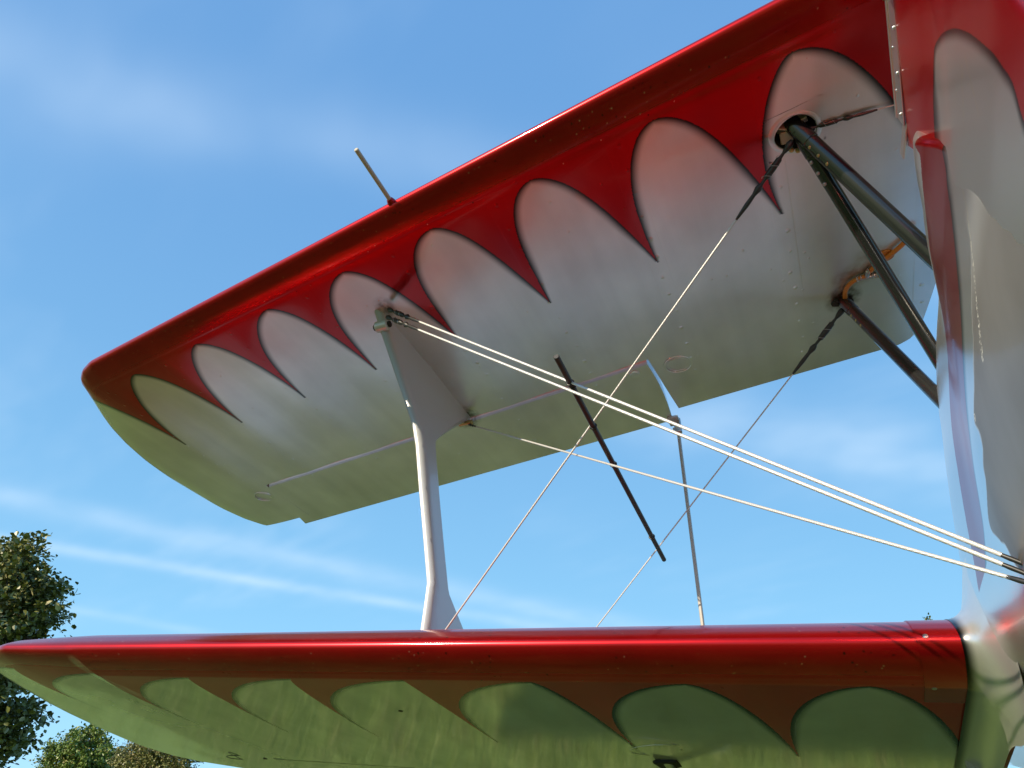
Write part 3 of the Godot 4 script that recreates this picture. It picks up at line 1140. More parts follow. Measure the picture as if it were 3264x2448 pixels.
	for i in pk.size():
		lobes2.append([cx[i], pk[i], cx[i + 1], 0.088, 0.455 + 0.022 * mini(i, 4), 0.5, 0.0])
	var lobes3 := []
	for i in pk.size(): lobes3.append([cx[i], pk[i], cx[i + 1], 0.34, 0.82, 0.3, 0.0])
	var lo_img := Image.create(2048, 1664, false, Image.FORMAT_RGB8)
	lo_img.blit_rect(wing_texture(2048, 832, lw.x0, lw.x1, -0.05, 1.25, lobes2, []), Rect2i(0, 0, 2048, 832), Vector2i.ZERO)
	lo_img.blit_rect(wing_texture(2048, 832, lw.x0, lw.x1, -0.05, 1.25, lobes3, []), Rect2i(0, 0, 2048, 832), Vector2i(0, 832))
	lw.atlas = true
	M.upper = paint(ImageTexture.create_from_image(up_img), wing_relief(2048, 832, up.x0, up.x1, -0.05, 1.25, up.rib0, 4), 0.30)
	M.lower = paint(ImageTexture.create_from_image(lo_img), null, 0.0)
	M.lower.metallic_specular = 0.2
	M.lower.clearcoat = 0.2
	# the metallic red scatters the sun more widely than the polished silver mirrors it
	for q in [[M.upper, up_img, 70, 84], [M.lower, lo_img, 70, 22]]:
		var src: PackedByteArray = q[1].get_data()
		var ro := PackedByteArray()
		ro.resize(src.size() / 3)
		for i in ro.size(): ro[i] = q[2] if src[i * 3] > src[i * 3 + 1] * 2 + 20 else q[3]
		if q[0] == M.lower:
			# the upper side is made matt to bounce warm light onto the upper wing
			var me := PackedByteArray()
			me.resize(ro.size())
			for i in ro.size():
				me[i] = (60 if src[i * 3] > src[i * 3 + 1] * 2 + 20 else 120) if i < ro.size() / 2 else (15 if src[i * 3] > src[i * 3 + 1] * 2 + 20 else 150)
				if i >= ro.size() / 2: ro[i] = 140
			M.lower.metallic = 1.0
			M.lower.metallic_texture = ImageTexture.create_from_image(Image.create_from_data(q[1].get_width(), q[1].get_height(), false, Image.FORMAT_L8, me))
		q[0].roughness = 1.0
		q[0].roughness_texture = ImageTexture.create_from_image(Image.create_from_data(q[1].get_width(), q[1].get_height(), false, Image.FORMAT_L8, ro))
	# the metal skins of the leading edges have a hard, waxed coat
	for q in [["upper_nose", up_img], ["lower_nose", lo_img]]:
		var m: StandardMaterial3D = paint(ImageTexture.create_from_image(q[1]), null, 0.0)
		m.roughness = 0.27
		m.metallic = 0.75
		m.clearcoat = 0.4
		m.clearcoat_roughness = 0.10
		M[q[0]] = m
	M.red = mat(Color(RED.x, RED.y, RED.z), 0.27, 0.75, 0.4)
	M.red.metallic_specular = 0.3
	M.red.clearcoat_roughness = 0.13

	# --- upper wing
	var ts := []
	for i in 71: ts.append(-1.0 + i / 70.0)
	for i in range(1, 91): ts.append(i / 90.0)
	var hx0 := -0.062
	var hx1 := 0.050
	var ht0 := 0.4333
	var ht1 := 0.5333
	ts = ts.filter(func(t): return absf(t - ht0) < 0.001 or absf(t - ht1) < 0.001 or t < ht0 or t > ht1)
	for i in ts.size():
		if absf(ts[i] - ht0) < 0.001: ht0 = ts[i]
		if absf(ts[i] - ht1) < 0.001: ht1 = ts[i]
	var xs_tip := []
	for i in 31: xs_tip.append(up.x_out + (-2.03 - up.x_out) * pow(i / 30.0, 1.7))
	var xs_ail := span(-2.03, -0.462, 0.0243)
	var xs_root := span(-0.462, hx0, 0.024) + span(hx1, 0.15, 0.024) + span(0.16, 0.28, 0.01) + [0.34, 0.40, XC]
	for far in 2:
		var mb := MB.new()
		mb.flip = far == 1
		var nose := [-16.0 / 70.0, 22.0 / 90.0]
		wing_grid(mb, up, xs_tip, ts, 0.0, [], nose)
		wing_grid(mb, up, xs_ail, ts, 0.745, [], [-16.0 / 70.0, 25.0 / 90.0])
		wing_grid(mb, up, xs_root, ts, 0.0, [hx0, hx1, ht0, ht1], nose)
		var skin := MB.new()
		skin.flip = far == 1
		wing_grid(skin, up, xs_tip, ts, 0.0, [], nose, true)
		wing_grid(skin, up, xs_ail, ts, 0.745, [], [-16.0 / 70.0, 25.0 / 90.0], true)
		wing_grid(skin, up, xs_root, ts, 0.0, [], nose, true)
		var cove := MB.new()
		cove.flip = far == 1
		wing_back(cove, up, xs_ail, 0.745)
		wing_back(mb, up, xs_root, 0.0)
		wing_back(mb, up, xs_tip.slice(4), 0.0)
		wing_end(mb, up, -2.03, 1, 0.745, 1.0)
		wing_end(mb, up, -0.462, -1, 0.745, 1.0)
		hole_patch(mb, up, hx0, hx1, ht0, ht1, Vector2(-0.006, 0.24), 0.040)
		var wing := put("upper_wing", mb, M.upper, plane)
		put("leading_edge_skin", skin, M.upper_nose, wing)
		put("hinge_cove", cove, M.dark, wing)
		var am := MB.new()
		am.flip = far == 1
		aileron(am, up, -2.024, -2.098, -0.470, -0.466, 0.7495, 1.053, 0.0, 0.010)
		put("aileron", am, M.upper, wing)
		if far == 0: upper_details(wing, up)

	# --- lower wing
	var xs_lt := []
	for i in 41: xs_lt.append(lw.x_out + (-2.05 - lw.x_out) * pow(i / 40.0, 1.6))
	var xs_la := span(-2.05, -0.47, 0.0245)
	var xs_lr := span(-0.47, 0.12, 0.022)
	var ts2 := []
	for i in 71: ts2.append(-1.0 + i / 70.0)
	for i in range(1, 81): ts2.append(i / 80.0)
	for far in 2:
		var mb := MB.new()
		mb.flip = far == 1
		var nose := [-15.0 / 70.0, 17.0 / 80.0]
		var nose_cut := [-17.0 / 70.0, 20.0 / 80.0]
		wing_grid(mb, lw, xs_lt, ts2, 0.0, [], nose)
		wing_grid(mb, lw, xs_la, ts2, 0.895, [], nose_cut)
		wing_grid(mb, lw, xs_lr, ts2, 0.0, [], nose)
		var skin := MB.new()
		skin.flip = far == 1
		wing_grid(skin, lw, xs_lt, ts2, 0.0, [], nose, true)
		wing_grid(skin, lw, xs_la, ts2, 0.895, [], nose_cut, true)
		wing_grid(skin, lw, xs_lr, ts2, 0.0, [], nose, true)
		var cove := MB.new()
		cove.flip = far == 1
		wing_back(cove, lw, xs_la, 0.895)
		wing_back(mb, lw, xs_lr, 0.0)
		wing_back(mb, lw, xs_lt.slice(4), 0.0)
		wing_end(mb, lw, -2.05, 1, 0.895, 1.2)
		wing_end(mb, lw, -0.47, -1, 0.895, 1.2)
		var wing := put("lower_wing", mb, M.lower, plane)
		put("leading_edge_skin", skin, M.lower_nose, wing)
		put("hinge_cove", cove, M.dark, wing)
		var am := MB.new()
		am.flip = far == 1
		aileron(am, lw, -2.046, -2.12, -0.474, -0.474, 0.8975, 1.22, 0.0, 0.0)
		put("aileron", am, M.lower, wing)
		if far == 0: lower_details(wing, lw)

	build_fuselage(lw)
	build_rigging()
	build_gear()

func hole_patch(mb: MB, w: Wing, x0: float, x1: float, t0: float, t1: float, c: Vector2, r: float) -> void:
	# fills the skipped cells with a sheet that has a round hole in it, and a cup above the hole
	var a0 := t0 * t0
	var a1 := t1 * t1
	var P := func(x: float, a: float) -> Vector3: return wing_surface(w, x, sqrt(a))
	var ins := PackedInt32Array()
	var outs := PackedInt32Array()
	var cups := PackedInt32Array()
	var cup2 := PackedInt32Array()
	var n := 48
	for i in n + 1:
		var an := TAU * i / n
		var dx := cos(an)
		var da := sin(an) / CHORD
		var kx := (x1 - c.x if dx > 0 else x0 - c.x) / dx if absf(dx) > 1e-6 else 1e9
		var ka := (a1 - c.y if da > 0 else a0 - c.y) / da if absf(da) > 1e-6 else 1e9
		var k := minf(kx, ka)
		var pi: Vector3 = P.call(c.x + dx * r, c.y + da * r)
		var po: Vector3 = P.call(c.x + dx * k, c.y + da * k)
		ins.append(mb.vert(pi, Vector3.DOWN, wing_uv(w, pi)))
		outs.append(mb.vert(po, Vector3.DOWN, wing_uv(w, po)))
	for i in n:
		mb.quad(ins[i], ins[i + 1], outs[i + 1], outs[i])

func under(w: Wing, x: float, a: float, drop := 0.0) -> Vector3:
	var p := wing_surface(w, x, sqrt(a / w.te))
	return p + Vector3(0, -drop, 0)

func upper_details(wing: Node, w: Wing) -> void:
	var c := under(w, -0.006, 0.24)
	var ring := MB.new()
	ring.lathe(c + Vector3(0, 0.004, 0), Vector3.DOWN, [[0.003, 0.0402], [0.0047, 0.0408], [0.0049, 0.043], [0.0047, 0.0495], [0.0036, 0.0508]], 48)
	put("reinforcing_ring", ring, M.silver, wing)
	var cup := MB.new()
	cup.lathe(c, Vector3.UP, [[0.0, 0.040], [0.07, 0.040]], 36)
	cup.flat([c + Vector3(-0.04, 0.068, -0.04), c + Vector3(0.04, 0.068, -0.04), c + Vector3(0.04, 0.068, 0.04), c + Vector3(-0.04, 0.068, 0.04)], Vector3.DOWN)
	put("spar_bay", cup, M.dark, wing)
	var fit := MB.new()
	fit.bbox(c + Vector3(-0.022, 0.03, 0.012), Vector3(0.028, 0.05, 0.004), 0.001, Basis(Vector3.UP, 0.5))
	fit.bbox(c + Vector3(0.012, 0.035, 0.014), Vector3(0.03, 0.05, 0.004), 0.001, Basis(Vector3.UP, -0.4))
	fit.rod(c + Vector3(-0.03, 0.03, -0.01), c + Vector3(0.03, 0.03, 0.0), 0.005)
	fit.bbox(c + Vector3(-0.016, 0.008, -0.012), Vector3(0.024, 0.006, 0.03), 0.002)
	put("spar_fitting", fit, M.wood, wing)
	for q in [[-0.012, -0.030], [0.0, -0.036]]:
		var b := MB.new()
		b.sphere(c + Vector3(q[0], -0.012, q[1]), Vector3.ONE * 0.0055)
		put("bolt", b, M.brass, wing)
	# inspection rings
	for q in [[-0.388, 0.80, 0.038], [-2.098, 0.80, 0.036]]:
		var r := MB.new()
		r.torus(under(w, q[0], q[1], 0.0006), Vector3.UP, q[2], 0.0022, 48)
		r.torus(under(w, q[0], q[1], 0.0004), Vector3.UP, q[2] - 0.009, 0.0009, 48)
		put("inspection_ring", r, M.silver, wing)
	var pl := MB.new()
	var pc := wing_point(w, -0.515, 0.785, 0.0)
	pl.lathe(pc + Vector3(0, 0.002, 0), Vector3.DOWN, [[0.0, 0.016], [0.0045, 0.0155], [0.0052, 0.014], [0.0052, 0.0001]], 28)
	put("drain_grommet", pl, M.silver, wing)
	# fuel line
	var y := -0.011
	var lines := [[[0.215, 0.600], [0.19, 0.628], [0.16, 0.652], [0.135, 0.668], [0.122, 0.680], [0.112, 0.692]], [[0.112, 0.694], [0.09, 0.694], [0.073, 0.704], [0.064, 0.722], [0.062, 0.748]], [[0.112, 0.694], [0.135, 0.702], [0.165, 0.706]]]
	for l in lines:
		var pts := []
		for i in 25:
			var k: float = i / 24.0 * (l.size() - 1)
			var xs := []
			var aa := []
			var ks := []
			for j in l.size():
				xs.append(l[j][0])
				aa.append(l[j][1])
				ks.append(float(j))
			pts.append(under(w, curve(ks, xs, k), curve(ks, aa, k), 0.010))
		var h := MB.new()
		h.tube(pts, 0.0058, 10)
		put("fuel_hose", h, M.hose, wing)
	var tee := MB.new()
	tee.rod(under(w, 0.088, 0.694, 0.010), under(w, 0.136, 0.699, 0.010), 0.0066, 10, 0.002)
	tee.rod(under(w, 0.112, 0.70, 0.010), under(w, 0.118, 0.676, 0.010), 0.0066, 10, 0.002)
	var cla := MB.new()
	cla.torus(under(w, 0.2, 0.615, 0.010), Vector3.RIGHT, 0.0072, 0.0018, 14)
	put("hose_clamp", cla, M.steel, wing)
	for q in [[0.092, 0.694], [0.100, 0.694], [0.126, 0.697], [0.134, 0.698], [0.117, 0.680]]:
		tee.torus(under(w, q[0], q[1], 0.010), Vector3.RIGHT, 0.0072, 0.0016, 14)
	put("tee_fitting", tee, M.steel, wing)
	var cap := MB.new()
	cap.torus(under(w, 0.158, 0.655, 0.002), Vector3.UP, 0.016, 0.003, 28)
	cap.sphere(under(w, 0.158, 0.655, 0.001), Vector3(0.013, 0.004, 0.013))
	put("sump_drain", cap, M.hose, wing)
	var br := MB.new()
	br.bbox(under(w, 0.056, 0.762, 0.006), Vector3(0.05, 0.012, 0.022), 0.003, Basis(Vector3.UP, 0.3))
	br.bbox(under(w, 0.060, 0.762, 0.02), Vector3(0.02, 0.03, 0.008), 0.002)
	put("strut_bracket", br, M.dark, wing)
	# pitot probe
	var p := MB.new()
	var a := wing_surface(w, -0.870, 0.0) + Vector3(0, 0.004, -0.01)
	p.rod(a, a + Vector3(0.002, 0.004, 0.162), 0.0052, 14, 0.0012)
	put("pitot_probe", p, M.wood, wing)
	var col := MB.new()
	col.lathe(a + Vector3(0, 0, 0.0), Vector3(0.002, 0.004, 0.15), [[0.0, 0.012], [0.010, 0.0105], [0.018, 0.0075], [0.020, 0.005]], 16)
	put("probe_collar", col, M.red, wing)

func lower_details(wing: Node, w: Wing) -> void:
	var d := MB.new()
	d.lathe(under(w, -1.154, 0.304) + Vector3(0, 0.001, 0), Vector3.DOWN, [[0.0, 0.0085], [0.0014, 0.008], [0.0014, 0.0001]], 20)
	put("drain_hole", d, M.dark, wing)
	var r := MB.new()
	r.torus(under(w, -2.255, 0.955, 0.0004), Vector3.UP, 0.045, 0.0012, 48)
	put("inspection_ring", r, M.dark, wing)
	var g := MB.new()
	g.lathe(under(w, -2.10, 0.925) + Vector3(0, 0.001, 0), Vector3.DOWN, [[0.0, 0.013], [0.0014, 0.012], [0.0014, 0.0001]], 20)
	put("hinge_hole", g, M.dark, wing)
	# a fairing cover with three screws and the control rod that comes out of it
	var c := MB.new()
	for i in 2:
		pass
	var cc := under(w, -0.585, 0.545)
	c.torus(cc + Vector3(0, -0.0002, 0), Vector3.UP, 0.075, 0.0012, 60, 0.0, TAU)
	var cover := put("inspection_cover", c, M.silver, wing)
	for q in [[-0.648, 0.495], [-0.535, 0.535], [-0.53, 0.60]]:
		screw(cover, under(w, q[0], q[1]), Vector3.DOWN, 0.0035)
	var slot := MB.new()
	slot.bbox(under(w, -0.60, 0.70) + Vector3(0, 0.002, 0), Vector3(0.06, 0.008, 0.16), 0.002)
	put("rod_slot", slot, M.dark, wing)
	var rod := MB.new()
	rod.rod(under(w, -0.602, 0.635) + Vector3(0, 0.004, 0), under(w, -0.55, 0.95) + Vector3(0.02, -0.16, -0.1), 0.010)
	put("control_rod", rod, M.alu, wing)
	# the sheet cuff over the nose at the root
	var cuff := MB.new()
	var ts := span(-0.30, 0.36, 0.011)
	var rows := []
	for x in [-0.034, -0.0339, -0.015, 0.005, 0.03]:
		var row := PackedInt32Array()
		for t in ts:
			var p := wing_surface(w, x, t)
			var q0 := wing_surface(w, x, t - 0.004)
			var q1 := wing_surface(w, x, t + 0.004)
			var nn := (q1 - q0).cross(Vector3.RIGHT).normalized()
			if nn.dot(Vector3(0, -t * 2.0, 1)) < 0: nn = -nn
			row.append(cuff.vert(p + nn * (0.0004 if x < -0.03395 else 0.0022), nn))
		rows.append(row)
	for i in rows.size() - 1:
		for k in ts.size() - 1: cuff.quad(rows[i][k], rows[i][k + 1], rows[i + 1][k + 1], rows[i + 1][k])
	var cf := put("root_cuff", cuff, M.red, wing)
	for t in [-0.02, 0.27]:
		var p := wing_surface(w, -0.020, t)
		var nn := (wing_surface(w, -0.02, t + 0.004) - wing_surface(w, -0.02, t - 0.004)).cross(Vector3.RIGHT).normalized()
		if nn.dot(Vector3(0, -t * 2.0, 1)) < 0: nn = -nn
		screw(cf, p + nn * 0.0022, nn, 0.0042)

func build_fuselage(lw: Wing) -> void:
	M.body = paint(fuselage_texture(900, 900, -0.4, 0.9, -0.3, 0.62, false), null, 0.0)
	var im := film_reflection_tex.get_image()
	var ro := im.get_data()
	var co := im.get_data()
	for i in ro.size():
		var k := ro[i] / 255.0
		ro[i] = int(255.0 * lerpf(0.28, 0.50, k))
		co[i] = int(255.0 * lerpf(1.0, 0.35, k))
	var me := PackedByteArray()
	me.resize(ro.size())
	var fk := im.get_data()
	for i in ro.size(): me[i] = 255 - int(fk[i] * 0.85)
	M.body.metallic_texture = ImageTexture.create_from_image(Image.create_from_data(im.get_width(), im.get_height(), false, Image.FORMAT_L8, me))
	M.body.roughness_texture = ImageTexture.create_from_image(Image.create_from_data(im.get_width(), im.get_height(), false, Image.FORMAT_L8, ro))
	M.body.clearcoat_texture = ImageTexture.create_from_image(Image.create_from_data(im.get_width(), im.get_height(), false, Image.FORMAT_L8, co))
	M.cowl = paint(fuselage_texture(700, 900, 0.4, 1.15, -0.3, 0.62, true), null, 0.0)
	M.body.roughness = 1.0
	M.cowl.roughness = 0.28
	M.cowl.clearcoat = 0.3
	M.body.clearcoat = 0.4
	M.body.metallic = 0.9
	M.cowl.metallic = 1.0
	M.cowl.metallic_specular = 0.2
	var cs := M.cowl.albedo_texture.get_image().get_data() as PackedByteArray
	var cme := PackedByteArray()
	cme.resize(cs.size() / 3)
	for i in cme.size(): cme[i] = 165 if cs[i * 3] > cs[i * 3 + 1] * 2 + 20 else 225
	M.cowl.metallic_texture = ImageTexture.create_from_image(Image.create_from_data(700, 900, false, Image.FORMAT_L8, cme))
	var buv := func(p: Vector3) -> Vector2: return Vector2((p.z + 0.4) / 1.3, (0.62 - p.y) / 0.92)
	var cuv := func(p: Vector3) -> Vector2: return Vector2((p.z - 0.4) / 0.75, (0.62 - p.y) / 0.92)
	var ys := []
	for y in [-0.27, -0.262, -0.25, -0.235, -0.22, -0.2, -0.17, -0.14, -0.11, -0.08, -0.05, -0.02, 0.01, 0.04, 0.08, 0.12, 0.16, 0.2, 0.24, 0.28, 0.32, 0.36, 0.4, 0.43, 0.455, 0.475, 0.49, 0.505, 0.52, 0.53, 0.54, 0.548, 0.556, 0.563, 0.57, 0.58]:
		ys.append(y)
	# body: s runs from the tail (0) to the lip at the cowling (1)
	var S := func(s: float, y: float) -> Vector3:
		var zr := cowl_rear(clampf(y, -0.27, 0.58)) - 0.006
		var z := lerpf(-3.6, zr, s)
		if s > 0.5: z = lerpf(-0.5, zr, (s - 0.5) * 2.0)
		else: z = lerpf(-3.4, -0.5, s * 2.0)
		var yc := clampf(y, -0.27, 0.58)
		var x := body_x(yc, z)
		var yy := y
		if z < -0.5:
			var k := (-0.5 - z) / 2.9
			yy = lerpf(y, 0.42 + (y - 0.2) * 0.35, k)
			x = lerpf(x, XC - 0.02, k * k)
		return Vector3(minf(x, XC), yy, z)
	var mb := MB.new()
	var ss := span(0.0, 0.5, 0.05) + span(0.51, 1.0, 0.0125)
	for far in 2:
		mb.flip = far == 1
		loft(mb, S, ss, ys, buv, func(p): return Vector3(p.x - XC, (p.y - 0.15) * 0.6, 0).normalized())
		# rolled lip in front of the body, turning in behind the cowling
		var lip := func(q: float, y: float) -> Vector3:
			var z0 := cowl_rear(clampf(y, -0.27, 0.58))
			var b := body_x(clampf(y, -0.27, 0.58), z0 - 0.006)
			var an := clampf(q, 0.0, 1.0) * PI * 0.5
			var inn := maxf(0.0, q - 1.0) * 0.05
			return Vector3(minf(b + 0.010 * (1.0 - cos(an)) + inn, XC), y, z0 - 0.006 + 0.010 * sin(an) * 1.0)
		loft(mb, lip, [0.0, 0.15, 0.3, 0.45, 0.6, 0.75, 0.9, 1.0, 1.6, 2.2], ys, buv, func(p): return Vector3(-0.7, 0.1, 0.9).normalized())
	mb.flip = false
	for far in 2:   # deck and belly
		mb.flip = far == 1
		for i in ss.size() - 1:
			for e in [ys[0], ys[-1]]:
				var a: Vector3 = S.call(ss[i], e)
				var b: Vector3 = S.call(ss[i + 1], e)
				mb.flat([a, b, Vector3(XC, b.y + (0.02 if e > 0 else 0.0), b.z), Vector3(XC, a.y + (0.02 if e > 0 else 0.0), a.z)], Vector3.UP if e > 0 else Vector3.DOWN)
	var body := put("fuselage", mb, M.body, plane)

	# cowling
	var cys := []
	for y in [-0.26, -0.25, -0.23, -0.2, -0.17, -0.14, -0.1, -0.06, -0.02, 0.02, 0.06, 0.1, 0.14, 0.18, 0.22, 0.26, 0.3, 0.34, 0.38, 0.42, 0.46, 0.5, 0.54, 0.57, 0.59]: cys.append(y)
	var K := func(s: float, y: float) -> Vector3:
		var yc := clampf(y, -0.26, 0.59)
		var z := lerpf(cowl_rear(yc) - 0.04, 1.18, s)
		var x := cowl_x(yc, minf(z, 1.0))
		if z > 1.0: x += (XC - x) * pow((z - 1.0) / 0.25, 2.0)
		return Vector3(minf(x, XC), y, z)
	var cm := MB.new()
	for far in 2:
		cm.flip = far == 1
		loft(cm, K, span(0.0, 1.0, 0.03), cys, cuv, func(p): return Vector3(p.x - XC, (p.y - 0.15) * 0.5, 0.1).normalized())
		# hood over the top and a floor below
		var hood := func(s: float, q: float) -> Vector3:
			var e: Vector3 = K.call(s, 0.59)
			return Vector3(lerpf(e.x + 0.003, XC, clampf(q, 0, 1)), 0.594 + 0.16 * sin(clampf(q, 0, 1) * PI * 0.5), e.z)
		loft(cm, hood, span(0.0, 1.0, 0.05), span(0.0, 1.0, 0.08), func(p): return Vector2(0.95, 0.02), func(p): return Vector3(p.x - XC, 0.4, 0).normalized())
		for i in 20:
			var a: Vector3 = K.call(i / 20.0, -0.26)
			var b: Vector3 = K.call((i + 1) / 20.0, -0.26)
			cm.flat([a, b, Vector3(XC, b.y, b.z), Vector3(XC, a.y, a.z)], Vector3.DOWN)
		var nose: Array = []
		for y in cys: nose.append(K.call(1.0, y))
		for q in span(0.0, 1.0, 0.2): nose.append(hood.call(1.0, q))
		nose.append(Vector3(XC, -0.26, 1.18))
		cm.flat(nose, Vector3(0, 0, 1))
	var cowl := put("engine_cowling", cm, M.cowl, plane)
	# piano hinge along the cowling's upper edge
	var hm := MB.new()
	var e0: Vector3 = K.call(0.06, 0.59)
	var e1: Vector3 = K.call(0.80, 0.59)
	var hd := (e1 - e0).normalized()
	hm.bbox((e0 + e1) * 0.5 + Vector3(-0.004, 0.006, 0), Vector3(0.0025, 0.024, e0.distance_to(e1)), 0.0008, MB.frame(hd) * Basis(Vector3(0, 0, 1), 0.12))
	hm.rod(e0 + Vector3(-0.006, 0.018, 0), e1 + Vector3(-0.006, 0.018, 0), 0.0028, 10)
	var hinge := put("piano_hinge", hm, M.alu, cowl)
	var tailpiece := MB.new()
	tailpiece.bbox(e0 + Vector3(-0.001, 0.0, -0.028), Vector3(0.004, 0.016, 0.07), 0.0012, MB.frame(hd + Vector3(0.12, 0, 0)))
	put("hinge_tail", tailpiece, M.alu, cowl)
	for i in 15:
		var rv := MB.new()
		var p := e0.lerp(e1, (i + 0.5) / 15.0) + Vector3(-0.0052, 0.001 + 0.010 * (i % 2), 0)
		rv.sphere(p, Vector3(0.0022, 0.0028, 0.0028), 5, 8)
		put("rivet", rv, M.alu, cowl)
	var la := MB.new()
	var lp := e0.lerp(e1, 0.42)
	la.bbox(lp + Vector3(-0.010, 0.004, 0), Vector3(0.010, 0.016, 0.030), 0.002, MB.frame(hd))
	la.torus(lp + Vector3(-0.012, -0.002, -0.01), Vector3.RIGHT, 0.008, 0.0022, 18, 0.0, PI * 1.3)
	put("latch", la, M.brass, cowl)

	# wing root fillet
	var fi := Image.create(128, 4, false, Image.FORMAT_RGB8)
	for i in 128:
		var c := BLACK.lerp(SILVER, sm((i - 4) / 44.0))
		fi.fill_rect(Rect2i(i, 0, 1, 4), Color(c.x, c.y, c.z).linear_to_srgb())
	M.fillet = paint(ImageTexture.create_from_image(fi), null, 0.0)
	M.fillet.roughness = 0.3
	var FR := 0.105
	var fill := func(u: float, v: float) -> Vector3:
		var t := clampf(u, -0.985, 0.985)
		var x0 := 0.026
		var an := clampf(v, 0.0, 1.0) * PI * 0.5
		var x := x0 + 0.046 * sin(an)
		var p := wing_surface(lw, x, t)
		var q0 := wing_surface(lw, x, t - 0.01)
		var q1 := wing_surface(lw, x, t + 0.01)
		var nn := (q1 - q0).cross(Vector3.RIGHT).normalized()
		if nn.dot(Vector3(0, -t * 2.0, 1) if absf(t) < 0.2 else Vector3(0, -t, 0)) < 0: nn = -nn
		var rad := lerpf(FR, 0.03 if t < 0.0 else 0.06, sm((absf(t) - 0.12) / 0.3))
		return p + nn * (0.003 + rad * (1.0 - cos(an)))
	for far in 2:
		var fm := MB.new()
		fm.flip = far == 1
		loft(fm, fill, span(-0.98, 0.98, 0.02), span(0.0, 1.0, 0.06), func(p): return Vector2((p.x - 0.026) / 0.046, 0.5), func(p): return Vector3(-0.8, 0.05 if p.y > -0.05 else -0.8, 0.6).normalized())
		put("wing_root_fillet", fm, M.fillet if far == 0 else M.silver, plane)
	var tagm := MB.new()
	tagm.bbox(under(lw, 0.05, 0.50, 0.012), Vector3(0.020, 0.03, 0.02), 0.003)
	put("drain_plug", tagm, M.wood, plane)

